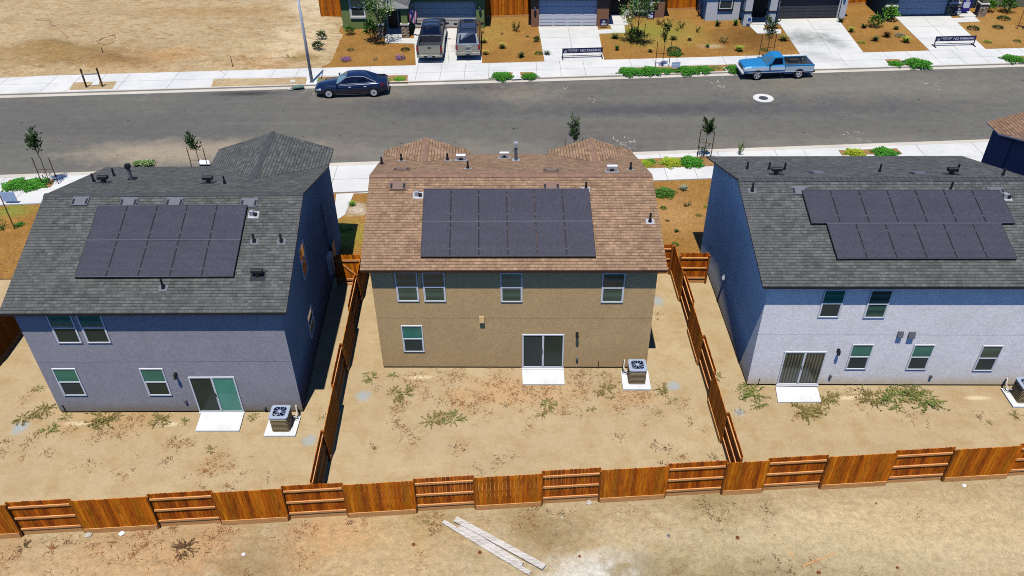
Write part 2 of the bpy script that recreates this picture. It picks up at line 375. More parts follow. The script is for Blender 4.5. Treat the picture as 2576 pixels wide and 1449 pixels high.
    M['carglass'] = plain('car_glass', (12, 20, 42), .1, .3, var=.05, coat=.15)
    M['carglass_l'] = plain('windscreen_glass', (66, 104, 122), .06, .6, var=.1, coat=.5)
    M['red'] = plain('red_lens', (150, 16, 26), .2, .5)
    M['lamp'] = plain('clear_lens', (200, 206, 214), .15, .6)
    M['blueblack'] = plain('dark_blue_paint', (20, 36, 66), .22, .5, .3, .8, var=.04)
    M['blue_u'] = plain('sun_faded_blue_paint', (34, 122, 176), .4, .4, .1, .3, var=.06, scale=2)
    M['blue_s'] = plain('pale_silver_blue_paint', (196, 214, 228), .35, .4, .3, .4, var=.05)
    M['blue_l'] = plain('dull_blue_paint', (64, 106, 166), .4, .4, .2, .3, var=.05)
    M['pewter'] = plain('pewter_paint', (42, 46, 52), .28, .5, .5, .7, var=.04)
    M['tan'] = plain('sunlit_rear_paint', (150, 148, 138), .28, .5, .5, .7, var=.04)  # lighter colour for tailgates and rear bumpers, with their sunlight painted in
    M['steel'] = plain('slate_paint', (54, 62, 74), .25, .5, .5, .7, var=.04)
    M['bed'] = plain('bed_liner', (52, 56, 60), .7, .3, var=.15)
    M['navy'] = plain('navy_banner', (26, 22, 70), .6, .3, var=.05)
    M['letters'] = plain('white_lettering', (228, 228, 236), .6, .3, var=.02)
    M['signblue'] = plain('pale_blue_sign', (176, 198, 226), .5, .3, var=.05)
    M['stone'] = stone_material()
    M['rock'] = plain('pale_rock', (176, 168, 156), .9, .2, var=.2, fine=.2)
    M['brickbit'] = plain('brown_block', (110, 62, 36), .9, .2)
    M['sage'] = plain('green_grey_plastic', (88, 110, 98), .6, .3, var=.15)
    M['acgrey'] = plain('beige_cabinet', (184, 164, 126), .5, .3, .1, var=.05)
    M['acdark'] = plain('dark_coil', (88, 74, 52), .8, .2)
    M['actop'] = plain('pale_grey_cover', (158, 168, 184), .45, .4, .1, var=.04)
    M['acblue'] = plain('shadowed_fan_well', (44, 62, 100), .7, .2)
    M['pipe_w'] = plain('foam_pipe', (200, 190, 178), .7, .2)
    M['flag_r'] = plain('faded_red_stripe', (150, 62, 96), .8, .2); M['flag_w'] = plain('faded_white_stripe', (206, 190, 206), .8, .2); M['flag_b'] = plain('flag_blue', (52, 50, 110), .8, .2)
# ------------------------------------------------------------------ windows and doors (mapped onto a wall)
def wall_map(F, side, W=0.0, off=0.0):
    if side == 'rear': return lambda a, b, z: F.P(a, off - b, z)
    if side == 'right': return lambda a, b, z: F.P(W + b, a, z)
    if side == 'left': return lambda a, b, z: F.P(-b, a, z)
def window(Q, root, a0, a1, z0, z1, up='pane_u', lo='pane_s', frame='white', slider=False, sill=None, name='window'):
    w = .045; b = MB()
    for (x0, x1, y0, y1) in ((a0, a0 + w, z0, z1), (a1 - w, a1, z0, z1), (a0 + w, a1 - w, z0, z0 + w), (a0 + w, a1 - w, z1 - w, z1)):
        b.box(lambda a, q, z: Q(a, q, z), x0, x1, -.02, .035, y0, y1)
    zm = z0 + (z1 - z0) * .5
    b.box(Q, a0 + w, a1 - w, -.02, .028, zm - .028, zm + .028)
    b.box(Q, a0 + w, a0 + w + .03, -.02, .024, z0 + w, zm - .028); b.box(Q, a1 - w - .03, a1 - w, -.02, .024, z0 + w, zm - .028)
    fr = b.build(name, M[frame], root)
    p = MB(); p.box(Q, a0 + w, a1 - w, -.02, .010, zm + .028, z1 - w); p.build('pane', M[up], fr)
    p = MB(); p.box(Q, a0 + w + .03, a1 - w - .03, -.02, .006, z0 + w, zm - .028); p.build('pane', M[lo], fr)
    if sill:
        s = MB(); s.box(Q, a0 - .08, a1 + .08, -.02, .10, z0 - .16, z0 - .002); s.build('sill', M[sill], fr)
        s = MB()
        for (x0, x1, y0, y1) in ((a0 - .10, a0 - .003, z0, z1 + .1), (a1 + .003, a1 + .10, z0, z1 + .1)): s.box(Q, x0, x1, -.02, .05, y0, y1)
        s.build('trim', M[sill], fr)
    return fr
def slider(Q, root, a0, a1, z0, z1, left='pane_d', right='pane_g'):
    w = .06; b = MB(); am = (a0 + a1) / 2
    for (x0, x1, y0, y1) in ((a0, a0 + w, z0, z1), (a1 - w, a1, z0, z1), (a0 + w, a1 - w, z0, z0 + w), (a0 + w, a1 - w, z1 - w, z1), (am - .04, am + .04, z0 + w, z1 - w)):
        b.box(Q, x0, x1, -.02, .04, y0, y1)
    fr = b.build('sliding_door', M['white'], root)
    p = MB(); p.box(Q, a0 + w, am - .04, -.02, .008, z0 + w, z1 - w); p.build('pane', M[left], fr)
    p = MB(); p.box(Q, am + .04, a1 - w, -.02, .014, z0 + w, z1 - w); p.build('pane', M[right], fr)
    h = MB(); h.box(Q, am - .025, am + .0, .042, .075, z0 + .9, z0 + 1.1); h.build('handle', M['black'], fr)
    t = MB(); t.box(Q, a0 - .02, a1 + .02, -.02, .09, z0 - .06, z0 - .003); t.build('threshold', M['white'], fr)
# ------------------------------------------------------------------ two-storey houses along the back yards
def slope_quad(b, pts, uvs, th=.075):
    "a roof plane with thickness; pts are the four (or three) top corners"
    pts = [Vector(p) for p in pts]; b.face(pts, 0, uvs)
    lo = [p - Vector((0, 0, th)) for p in pts]; b.face(list(reversed(lo)), 1)
    for k in range(len(pts)):
        j = (k + 1) % len(pts); b.face([pts[k], lo[k], lo[j], pts[j]], 1)
def near_house(spec):
    F = Fr(spec['O'], spec['yaw'], spec['va']); W, D, e, p = spec['W'], spec['D'], spec['e'], spec['p']
    o, rl, rr, th = .30, .34, .32, .075
    sl = math.sqrt(1 + p * p); zr = e + p * (D / 2 + o)
    root = thing(spec['name'], F.P(0, 0, 0), spec['label'], 'house')
    wm, rm, fm = spec['wall'], spec['roof'], spec['fascia']
    # walls
    hw = e + p * o - th - .02; hr = zr - th - .03
    b = MB(); b.prism([F.P(0, 0, .10), F.P(0, D, .10), F.P(0, D, hw), F.P(0, D / 2, hr), F.P(0, 0, hw)], F.P(W, 0, 0) - F.P(0, 0, 0))
    for (ul, ur, vf) in spec['pops']:
        uc = (ul + ur) / 2; zc = e + p * (ur - ul) / 2 - th - .03; a0, a1 = ul + .31, ur - .31
        pts = [F.P(a0, 0, .10), F.P(a1, 0, .10), F.P(a1, 0, e + p * .31 - th - .02), F.P(uc, 0, zc), F.P(a0, 0, e + p * .31 - th - .02)]
        off = F.P(0, D - .5, 0) - F.P(0, 0, 0); b.prism([q + off for q in pts], F.P(0, vf - .3 - D + .5, 0) - F.P(0, 0, 0))
    b.build('wall', wm, root)
    b = MB(); b.box(F, .03, W - .03, .03, D - .03, -.1, .10); b.build('foundation', M['foot'], root)
    b = MB(); b.box(F, -.004, W + .004, -.004, D + .004, 2.865, 2.88); b.build('control_joint', spec['joint'], root)
    # roof
    b = MB(); A, B = -rl, W + rr
    L = (D / 2 + o) * sl
    slope_quad(b, [F.P(A, -o, e), F.P(B, -o, e), F.P(B, D / 2, zr), F.P(A, D / 2, zr)], [(A, 0), (B, 0), (B, L), (A, L)])
    slope_quad(b, [F.P(B, D + o, e), F.P(A, D + o, e), F.P(A, D / 2, zr), F.P(B, D / 2, zr)], [(B + 3.3, 0), (A + 3.3, 0), (A + 3.3, L), (B + 3.3, L)])
    for (ul, ur, vf) in spec['pops']:
        uc = (ul + ur) / 2; zc = e + p * (ur - ul) / 2; vb = D + o - (zc - e) / p; l2 = (ur - ul) / 2 * sl; d = .012
        for s, ue in ((-1, ul), (1, ur)):
            pts = [F.P(ue, vf, e + d), F.P(ue, D + o, e + d), F.P(uc, vb, zc + d), F.P(uc, vf, zc + d)]
            uvs = [(vf, 0), (D + o, 0), (vb, l2), (vf, l2)]
            if s > 0: pts.reverse(); uvs.reverse()
            slope_quad(b, pts, uvs, th - .02)
    roof = b.build('roof', [rm, fm], root, fix=False)
    for y0, y1 in ((-o - .012, -o), (D + o, D + o + .012)): fb = MB(); fb.box(F, A + .03, B - .03, y0, y1, e - .105, e - .012); fb.build('gutter_board', fm, roof)
    # ridge caps, scalloped
    c = MB(); n = int((B - A) / .24)
    for i in range(n):
        u0 = A + (B - A) * i / n; u1 = u0 + .30
        if u1 > B: u1 = B
        for s in (-1, 1):
            z0, z1, dv = zr + .014, zr + .030, .15
            pts = [F.P(u0, D / 2, z1 + .006), F.P(u1, D / 2, z0), F.P(u1, D / 2 + s * dv, z0 - p * dv), F.P(u0, D / 2 + s * dv, z1 + .006 - p * dv)]
            c.face(pts); c.face([pts[0], pts[3], pts[3] - Vector((0, 0, .03)), pts[0] - Vector((0, 0, .03))]); c.face([pts[3], pts[2], pts[2] - Vector((0, 0, .03)), pts[3] - Vector((0, 0, .03))])
    c.build('ridge_cap', spec['cap'], roof)
    for (ul, ur, vf) in spec['pops']:
        c = MB(); uc = (ul + ur) / 2; zc = e + p * (ur - ul) / 2 + .012; vb = D + o - (zc - e) / p; m = int((vf - vb) / .24)
        for i in range(m):
            v0 = vb + (vf - vb) * i / m; v1 = v0 + .29
            for s in (-1, 1):
                c.face([F.P(uc, v0, zc + .02), F.P(uc, v1, zc + .034), F.P(uc + s * .15, v1, zc + .034 - p * .15), F.P(uc + s * .15, v0, zc + .02 - p * .15)])
        c.build('ridge_cap', spec['cap'], roof)
    # rear-slope mapping: along u, up the slope v, off the surface h
    nz = 1 / sl
    def SR(u, v, h=0.0): return F.P(u, v - h * p * nz, e + p * (v + o) + h * nz)
    def SF(u, v, h=0.0): return F.P(u, v + h * p * nz, e + p * (D + o - v) + h * nz)
    RN, RK = (0, -p, 1), e + p * o
    FN, FK = (0, p, 1), e + p * (D + o)
    spec.update(F=F, root=root, roofobj=roof, SR=SR, SF=SF)
    # solar panels
    for (u0, u1, v0, v1, n) in spec['solar']:
        w = (u1 - u0) / n
        for i in range(n):
            a0, a1 = u0 + i * w + .005, u0 + (i + 1) * w - .005; q0, q1 = v0 + .012, v1 - .012; g = MB()
            lo = [SR(a0, q0, .09), SR(a1, q0, .09), SR(a1, q1, .09), SR(a0, q1, .09)]; hi = [SR(a0, q0, .13), SR(a1, q0, .13), SR(a1, q1, .13), SR(a0, q1, .13)]
            g.hexa(lo + hi, 1); k = .022
            g.face([SR(a0 + k, q0 + k, .134), SR(a1 - k, q0 + k, .134), SR(a1 - k, q1 - k, .134), SR(a0 + k, q1 - k, .134)], 0, [(a0, q0), (a1, q0), (a1, q1), (a0, q1)])
            g.build('solar_panel', [M['solar'], M['black']], root, fix=False)
        r = MB()
        for v in (v0 + .004, v1 - .008):
            r.hexa([SR(u0, v - .012, .118), SR(u1, v - .012, .118), SR(u1, v + .012, .118), SR(u0, v + .012, .118), SR(u0, v - .012, .139), SR(u1, v - .012, .139), SR(u1, v + .012, .139), SR(u0, v + .012, .139)])
        for i in range(1, n):
            for v in (v0 + .35, v1 - .35):
                x = u0 + i * w; r.hexa([SR(x - .02, v - .03, .115), SR(x + .02, v - .03, .115), SR(x + .02, v + .03, .115), SR(x - .02, v + .03, .115), SR(x - .02, v - .03, .142), SR(x + .02, v - .03, .142), SR(x + .02, v + .03, .142), SR(x - .02, v + .03, .142)])
        r.build('mounting_rail', M['solar_rail'], root)
        s = MB(); s.hexa([SR(u0, v0 + .0, .0), SR(u1, v0 + .0, .0), SR(u1, v0 + .03, .0), SR(u0, v0 + .03, .0), SR(u0, v0 - .0, .11), SR(u1, v0 - .0, .11), SR(u1, v0 + .03, .11), SR(u0, v0 + .03, .11)]); s.build('panel_skirt', M['black'], root)
    # roof fittings, found by sight
    up = Vector((0, 0, 1))
    def at(px, py, front):
        q = F.loc(px, py, FN if front else RN, FK if front else RK); return q.x, q.y
    for (px, py, front, col, hgt) in spec.get('pipes', ()):
        u, v = at(px, py, front); S = SF if front else SR; base = S(u, v); b = MB()
        b.tube([base - up * .05, base + up * hgt], .045, 8, 0); b.tube([base - up * .05, base + up * .14], [.10, .055], 8, 0)
        b.hexa([S(u - .17, v - .15, .004), S(u + .17, v - .15, .004), S(u + .17, v + .13, .004), S(u - .17, v + .13, .004), S(u - .17, v - .15, .012), S(u + .17, v - .15, .012), S(u + .17, v + .13, .012), S(u - .17, v + .13, .012)], 1)
        b.build('vent_pipe', [M['black'], M[col]], roof)
    for (px, py, front, col) in spec.get('hoods', ()):
        u, v = at(px, py, front); S = SF if front else SR; base = S(u, v); b = MB()
        b.tube([base - up * .05, base + up * .22], .10, 8, 1); c0 = base + up * .25
        b.tube([c0 - F.u * .22, c0 + F.u * .22], .095, 10, 0); b.box(Fr(base, spec['yaw']), -.22, .22, -.095, .095, .17, .25, 0)
        b.hexa([S(u - .3, v - .24, .004), S(u + .3, v - .24, .004), S(u + .3, v + .24, .004), S(u - .3, v + .24, .004), S(u - .3, v - .24, .014), S(u + .3, v - .24, .014), S(u + .3, v + .24, .014), S(u - .3, v + .24, .014)], 0)
        b.build('exhaust_hood', [M[col], M['black']], roof)
    for (px, py, front, col) in spec.get('boxes', ()):
        u, v = at(px, py, front); S = SF if front else SR; b = MB()
        q = lambda a0, a1, c0, c1, h0, h1, mi: b.hexa([S(u + a0, v + c0, h0), S(u + a1, v + c0, h0), S(u + a1, v + c1, h0), S(u + a0, v + c1, h0), S(u + a0, v + c0, h1), S(u + a1, v + c0, h1), S(u + a1, v + c1, h1), S(u + a0, v + c1, h1)], mi)
        q(-.34, .34, -.20, .24, .0, .075, 0); q(-.36, .36, -.215, .25, .0, .02, 0)
        for s in (-1, 1): q(s * .27 - .045, s * .27 + .045, -.15, .13, .07, .079, 1)
        b.build('attic_vent', [M[col], M['black']], roof)
    for (px, py, front) in spec.get('boots', ()):
        u, v = at(px, py, front); S = SF if front else SR; b = MB(); base = S(u, v)
        b.hexa([S(u - .22, v - .18, .004), S(u + .22, v - .18, .004), S(u + .22, v + .18, .004), S(u - .22, v + .18, .004), S(u - .22, v - .18, .02), S(u + .22, v - .18, .02), S(u + .22, v + .18, .02), S(u - .22, v + .18, .02)])
        b.box(Fr(base, spec['yaw']), -.14, .02, -.08, .08, .0, .20, 0); b.box(Fr(base, spec['yaw']), .03, .16, -.10, .02, .0, .12, 1)
        b.build('junction_box', [M['galv'], M['black']], roof)
    for (px, py, col, hgt) in spec.get('stacks', ()):
        u, v = at(px, py, True); base = SF(u, v); b = MB(); f = Fr(base, spec['yaw'])
        b.tube([base - up * .05, base + up * hgt * .75], .075, 10, 1); b.box(f, -.10, .10, -.10, .10, hgt * .76, hgt, 0); b.box(f, -.17, .17, -.17, .17, -.03, .04, 0)
        b.build('flue', [M[col], M['greyvent']], roof)
    # walls: windows and fittings
    QR = wall_map(F, 'rear')
    for (a0, a1, z0, z1, up_, lo_) in spec['windows']: window(QR, root, a0, a1, z0, z1, up_, lo_)
    for (side, a0, a1, z0, z1, up_, lo_) in spec.get('side_windows', ()): window(wall_map(F, side, W), root, a0, a1, z0, z1, up_, lo_)
    s = spec['slider']; slider(QR, root, *s)
    for (u, z, w, h, col) in spec.get('vents', ()):
        b = MB(); b.hexa([QR(u - w, 0, z), QR(u + w, 0, z), QR(u + w, .12, z), QR(u - w, .12, z), QR(u - w, 0, z + h), QR(u + w, 0, z + h), QR(u + w, .05, z + h), QR(u - w, .05, z + h)]); b.build('vent_hood', col, root)
    for (u, z) in spec['lamps']:
        b = MB(); b.box(QR, u - .06, u + .06, 0, .03, z - .07, z + .07, 0); b.tube([QR(u, .03, z), QR(u, .10, z + .02), QR(u, .13, z - .04)], .025, 6, 0); b.tube([QR(u, .13, z + .06), QR(u, .13, z - .14)], [.05, .075], 8, 0); b.tube([QR(u, .13, z - .14), QR(u, .13, z - .17)], .06, 8, 1)
        b.build('wall_lamp', [M['black'], M['lamp']], root)
    for (u, z) in spec['outlets']:
        b = MB(); b.box(QR, u - .05, u + .05, 0, .075, z - .07, z + .07, 0); b.box(QR, u - .04, u + .04, .075, .082, z - .05, z + .05, 0); b.build('outlet_cover', M['greyvent'], root)
    for (u, z) in spec['taps']:
        b = MB(); b.tube([QR(u, .03, 0.0), QR(u, .03, z), QR(u, .09, z + .02), QR(u, .10, z - .04)], .014, 6); b.build('garden_tap', M['bark'], root)
    return spec
def make_houses():
    grey_roof = shingle_material('grey_shingles', (76, 77, 75), (89, 90, 87), (30, 30, 30), (100, 100, 96))
    brown_roof = shingle_material('brown_shingles', (130, 104, 82), (144, 117, 93), (70, 50, 38), (156, 130, 104))
    grey2 = shingle_material('slate_grey_shingles', (75, 76, 75), (90, 91, 89), (29, 30, 30), (100, 100, 97))
    brown2 = shingle_material('tan_brown_shingles', (118, 92, 72), (136, 108, 86), (70, 52, 42), (150, 124, 98))
    cap_g = plain('grey_ridge_cap', (68, 72, 72), .9, .15, var=.08, fine=.2, island=.12); cap_b = plain('brown_ridge_cap', (130, 102, 86), .9, .15, var=.08, fine=.2, island=.12)
    w_l = stucco_material('grey_violet_stucco', (160, 156, 160), (140, 126, 92)); w_m = stucco_material('taupe_stucco', (204, 170, 120), None); w_r = stucco_material('pale_grey_stucco', (244, 238, 234), (222, 194, 146)); w_f = stucco_material('dark_slate_stucco', (84, 86, 110), None)
    j_l = plain('joint_shadow_grey', (126, 124, 146), .9, .1); j_m = plain('joint_shadow_taupe', (150, 128, 96), .9, .1); j_r = plain('joint_shadow_pale', (186, 188, 198), .9, .1)
    L = near_house(dict(name='grey_house', label='grey violet two-storey house with dark grey roof and ten solar panels', O=(-18.92, 24.27), yaw=-.7, va=91.6, W=10.15, D=10.7, e=5.58, p=.32,
        wall=w_l, roof=grey_roof, cap=cap_g, fascia=M['fascia_d'], joint=j_l, pops=[(4.69, 10.45, 12.75)],
        solar=[(2.15, 8.28, 1.22, 2.93, 5), (2.15, 8.28, 2.95, 4.66, 5)],
        pipes=[(411, 724, False, 'greyvent', .40), (640, 608, False, 'greyvent', .36), (708, 608, False, 'greyvent', .36), (237, 458, True, 'greyvent', .42), (288, 444, True, 'greyvent', .42), (566, 463, True, 'greyvent', .38)],
        hoods=[(262, 458, True, 'black'), (525, 459, True, 'black'), (649, 694, False, 'black')], boxes=[(203, 509, False, 'greyvent'), (325, 511, False, 'greyvent'), (440, 511, False, 'greyvent'), (627, 513, False, 'greyvent')],
        boots=[(638, 541, False)], stacks=[(332, 452, 'black', .78)],
        windows=[(1.22, 2.17, 3.88, 5.40, 'pane_u', 'pane_d'), (2.37, 3.31, 3.88, 5.40, 'pane_u', 'pane_d'), (.48, 1.43, 1.03, 2.54, 'pane_p', 'pane_s'), (3.98, 4.93, 1.02, 2.52, 'pane_p', 'pane_d')],
        side_windows=[('right', 4.0, 4.95, 3.85, 5.40, 'pane_r', 'pane_d'), ('right', 3.25, 4.22, 1.2, 2.42, 'pane_y', 'pane_d')],
        slider=(5.83, 7.70, .06, 2.05), lamps=[(5.38, 2.22)], outlets=[(5.40, .70), (8.6, .32)], taps=[(.22, .50)]))
    Md = near_house(dict(name='taupe_house', label='taupe two-storey house with brown roof and twelve solar panels', O=(-5.73, 26.79), yaw=-1.15, va=90.8, W=11.6, D=9.15, e=5.56, p=.325,
        wall=w_m, roof=brown_roof, cap=cap_b, fascia=M['fascia_b'], joint=j_m, pops=[(-.39, 3.87, 9.85), (7.76, 11.89, 9.80)],
        solar=[(2.07, 9.12, .28, 1.99, 6), (2.07, 9.12, 2.01, 3.70, 6)],
        pipes=[(1474, 477, False, 'galv', .36), (1635, 557, False, 'galv', .40), (961, 413, True, 'brownvent', .36), (1010, 404, True, 'galv', .36), (1126, 403, True, 'galv', .36), (1177, 424, True, 'galv', .38), (1586, 427, True, 'galv', .36)],
        hoods=[(1160, 403, True, 'galv'), (1269, 397, True, 'galv'), (1539, 431, True, 'galv')], boxes=[(1001, 470, False, 'brownvent'), (1387, 472, False, 'brownvent'), (1010, 428, True, 'brownvent'), (1387, 431, True, 'brownvent')],
        boots=[(1052, 492, False)], stacks=[(1298, 404, 'galv', .95)],
        windows=[(.98, 1.89, 3.77, 5.28, 'pane_b', 'pane_b'), (2.09, 3.0, 3.76, 5.27, 'pane_b', 'pane_b'), (5.26, 6.16, 3.74, 5.23, 'pane_u', 'pane_b'), (9.39, 10.31, 3.71, 5.22, 'pane_b', 'pane_b'), (.99, 1.90, .98, 2.47, 'pane_u', 'pane_s')],
        slider=(6.14, 7.94, .06, 1.99, 'pane_s', 'pane_d'), lamps=[(8.48, 2.03)], outlets=[(8.53, .60)], taps=[(9.48, .46)], vents=[(4.44, 2.68, .10, .30, w_m)]))
    Rt = near_house(dict(name='white_house', label='pale grey white two-storey house with thirteen solar panels in staggered rows', O=(10.02, 25.41), yaw=-1.2, va=90.6, W=11.7, D=9.95, e=5.55, p=.33,
        wall=w_r, roof=grey2, cap=cap_g, fascia=M['fascia_d'], joint=j_r, pops=[],
        solar=[(2.16, 10.35, 2.59, 4.27, 7), (2.77, 9.78, .90, 2.57, 6)],
        pipes=[(1892, 480, False, 'greyvent', .38), (2390, 480, False, 'greyvent', .42), (1879, 426, True, 'greyvent', .36), (1934, 427, True, 'greyvent', .36), (1973, 428, True, 'greyvent', .36), (2212, 433, True, 'greyvent', .40), (2407, 433, True, 'greyvent', .40), (2522, 442, True, 'greyvent', .36)],
        hoods=[(1952, 438, True, 'black'), (2393, 438, True, 'black')], boxes=[(2012, 482, False, 'greyvent'), (2505, 485, False, 'greyvent'), (2060, 437, True, 'greyvent'), (2314, 438, True, 'greyvent')],
        boots=[(2530, 497, False)], stacks=[],
        windows=[(2.21, 3.06, 3.80, 5.20, 'pane_u', 'pane_s'), (4.02, 4.88, 3.77, 5.18, 'pane_b', 'pane_b'), (3.96, 4.84, .98, 2.37, 'pane_u', 'pane_s'), (6.49, 7.34, .96, 2.35, 'pane_u', 'pane_s'), (9.30, 10.14, .90, 2.31, 'pane_b', 'pane_s')],
        slider=(1.26, 3.01, .10, 1.96, 'pane_v', 'pane_v'), lamps=[(3.45, 2.05)], outlets=[(3.44, .58), (7.67, .57)], taps=[(.48, .43)], vents=[(5.74, 2.80, .11, .26, M['greyvent']), (6.21, 2.76, .13, .28, M['greyvent'])]))
    b = MB(); q = wall_map(Rt['F'], 'left'); b.hexa([q(5.2, 0, 1.78), q(5.4, 0, 1.78), q(5.4, .12, 1.78), q(5.2, .12, 1.78), q(5.2, 0, 2.0), q(5.4, 0, 2.0), q(5.4, .04, 2.0), q(5.2, .04, 2.0)], 0); b.box(q, 5.17, 5.43, 0, .015, 1.75, 2.03, 1); b.build('dryer_vent', [M['white'], M['actop']], Rt['root'])
    b = MB(); q = wall_map(L['F'], 'right', L['W']); b.box(q, 9.4, 10.1, 0, .16, 1.0, 2.0, 0); b.box(q, 8.5, 9.1, 0, .2, .9, 1.9, 1); b.tube([q(9.0, .08, 1.9), q(9.0, .08, 4.6)], .03, 6, 0); b.build('meter_box', [M['greyvent'], M['trim']], L['root'])
    near_house(dict(name='slate_house', label='dark slate house with tan brown roof at the right edge, partly cut off', O=(25.22, 27.4), yaw=-1.2, va=90.3, W=11, D=10.0, e=5.55, p=.33,
        wall=w_f, roof=brown2, cap=cap_b, fascia=M['actop'], joint=j_l, pops=[(-.36, 5.4, 11.6)], solar=[], windows=[(2.2, 3.1, 3.7, 5.2, 'pane_u', 'pane_s'), (7.2, 8.1, 3.7, 5.2, 'pane_u', 'pane_s')], slider=(3.0, 4.8, .06, 2.0), lamps=[], outlets=[], taps=[]))
    return L, Md, Rt
# ------------------------------------------------------------------ air conditioners and slabs
def rounded(F, cx, cy, w, d, r, z, n=4):
    pts = []
    for (sx, sy, a0) in ((1, 1, 0), (-1, 1, 90), (-1, -1, 180), (1, -1, 270)):
        for k in range(n + 1):
            a = R(a0 + 90 * k / n); pts.append(F.P(cx + sx * (w - r) + r * math.cos(a), cy + sy * (d - r) + r * math.sin(a), z))
    return pts
def air_conditioner(px, py, yaw, label, padlabel, padc, pipe_side):
    g = G(px, py, .08); root_loc = Vector((g.x, g.y, .08)); F = Fr(root_loc, yaw)
    pd = MB(); pd.prism([F.P(padc[0], padc[2], -.12), F.P(padc[1], padc[2], -.12), F.P(padc[1], padc[3], -.12), F.P(padc[0], padc[3], -.12)], (0, 0, .12))
    tag(pd.build('concrete_pad', M['conc_w'], loc=F.P(0, 0, -.08), bevel=.012), padlabel, 'slab', 'concrete pads under the air conditioners')
    t = thing('air_conditioner', root_loc, label, 'air conditioner', 'air conditioners behind the houses')
    w, h = .37, .74; b = MB(); rows = []
    n = 9
    for i in range(n):
        z0 = .03 + (h - .08) * i / n; z1 = .03 + (h - .08) * (i + 1) / n
        for (zz, ww) in ((z0, w - .022), (z0 + (z1 - z0) * .15, w), (z1 - (z1 - z0) * .42, w), (z1 - (z1 - z0) * .2, w - .022)): rows.append((zz, ww))
    rings = [rounded(F, 0, 0, ww, ww, .10, zz) for zz, ww in [(.0, w)] + [(.03, w)] + rows + [(h, w)]]
    rings = [r + [r[0]] for r in rings]
    b.grid(rings, lambda a, c: 1 if (a - 2) % 4 in (3, 2) and 2 <= a < len(rings) - 3 else 0); b.build('cabinet', [M['acgrey'], M['acdark']], t)
    c = MB(); r0 = .315
    out = rounded(F, 0, 0, w + .012, w + .012, .11, h + .05, 9)
    # cover plate with a round opening: connect outline to circle by angle
    def ang(p): q = p - F.P(0, 0, 0); return math.atan2(q.dot(F.v), q.dot(F.u))
    out.sort(key=ang); cir = [F.P(r0 * math.cos(ang(p)), r0 * math.sin(ang(p)), h + .06) for p in out]
    lowp = [p - Vector((0, 0, .06)) for p in out]; inn = [p - Vector((0, 0, .22)) for p in cir]
    cl = lambda r_: r_ + [r_[0]]
    c.grid([cl(lowp), cl(out), cl(cir)], 0); c.grid([cl(cir), cl(inn)], 1); c.face(inn, 1); c.build('top_cover', [M['actop'], M['acblue']], t)
    gmb = MB()
    for k in range(9):
        a = 2 * math.pi * k / 9; gmb.tube([F.P(.06 * math.cos(a), .06 * math.sin(a), h + .066), F.P(.2 * math.cos(a + .12), .2 * math.sin(a + .12), h + .062), F.P(.32 * math.cos(a + .3), .32 * math.sin(a + .3), h + .058)], .009, 4)
    gmb.tube([F.P(0, 0, h + .045), F.P(0, 0, h + .08)], .075, 14); gr = gmb.build('fan_grille', M['actop'], t)
    fb = MB()
    for k in range(4):
        a = math.pi * k / 2 + .5; ca, sa = math.cos(a), math.sin(a)
        fb.face([F.P(.06 * ca, .06 * sa, h - .06), F.P(.24 * ca + .07 * sa, .24 * sa - .07 * ca, h - .03), F.P(.25 * ca - .07 * sa, .25 * sa + .07 * ca, h - .10)])
    fb.build('fan_blade', M['greyvent'], t)
    s = pipe_side; pm = MB(); pm.tube([F.P(s * .36, .25, .2), F.P(s * .48, .34, .16), F.P(s * .50, .50, .22), F.P(s * .47, .62, .42), F.P(s * .46, .70, .46)], .032, 7, 0); pm.tube([F.P(s * .36, .15, .24), F.P(s * .55, .28, .10), F.P(s * .56, .52, .16), F.P(s * .50, .66, .44)], .014, 6, 1)
    pm.build('refrigerant_pipe', [M['pipe_w'], M['black']], t)
    return t
def quad_slab(name, pxs, h, mat, label, cat, group=None):
    b = MB(); b.prism([G(x, y, h) - Vector((0, 0, h + .06)) for x, y in pxs], (0, 0, h + .06)); c = sum((G(x, y, h) for x, y in pxs), Vector()) / len(pxs)
    return tag(b.build(name, mat, loc=(c.x, c.y, 0), bevel=.012), label, cat, group)
def make_yard_fixtures():
    air_conditioner(1600, 952, -1.15, 'air conditioner beside the taupe house', 'pad under the taupe house air conditioner', (-.62, .58, -.66, .50), -1)
    air_conditioner(712, 1070, -.7, 'air conditioner beside the grey house', 'pad under the grey house air conditioner', (-.66, .62, -.56, .55), 1)
    air_conditioner(2571, 999, -1.2, 'air conditioner beside the white house, at the right edge', 'pad under the white house air conditioner', (-.62, .62, -.55, .55), -1)
    g = 'concrete slabs outside the sliding doors'
    quad_slab('door_slab', [(1313, 929), (1418, 929), (1421, 966), (1315, 966)], .07, M['conc_w'], 'white slab outside the sliding door of the taupe house', 'slab', g)
    quad_slab('door_slab', [(506, 1038), (614, 1038), (602, 1083), (491, 1083)], .07, M['conc_w'], 'white slab outside the sliding door of the grey house', 'slab', g)
    quad_slab('door_slab', [(1951, 972), (2056, 974), (2066, 1010), (1957, 1011)], .07, M['conc_w'], 'white slab outside the sliding door of the white house', 'slab', g)
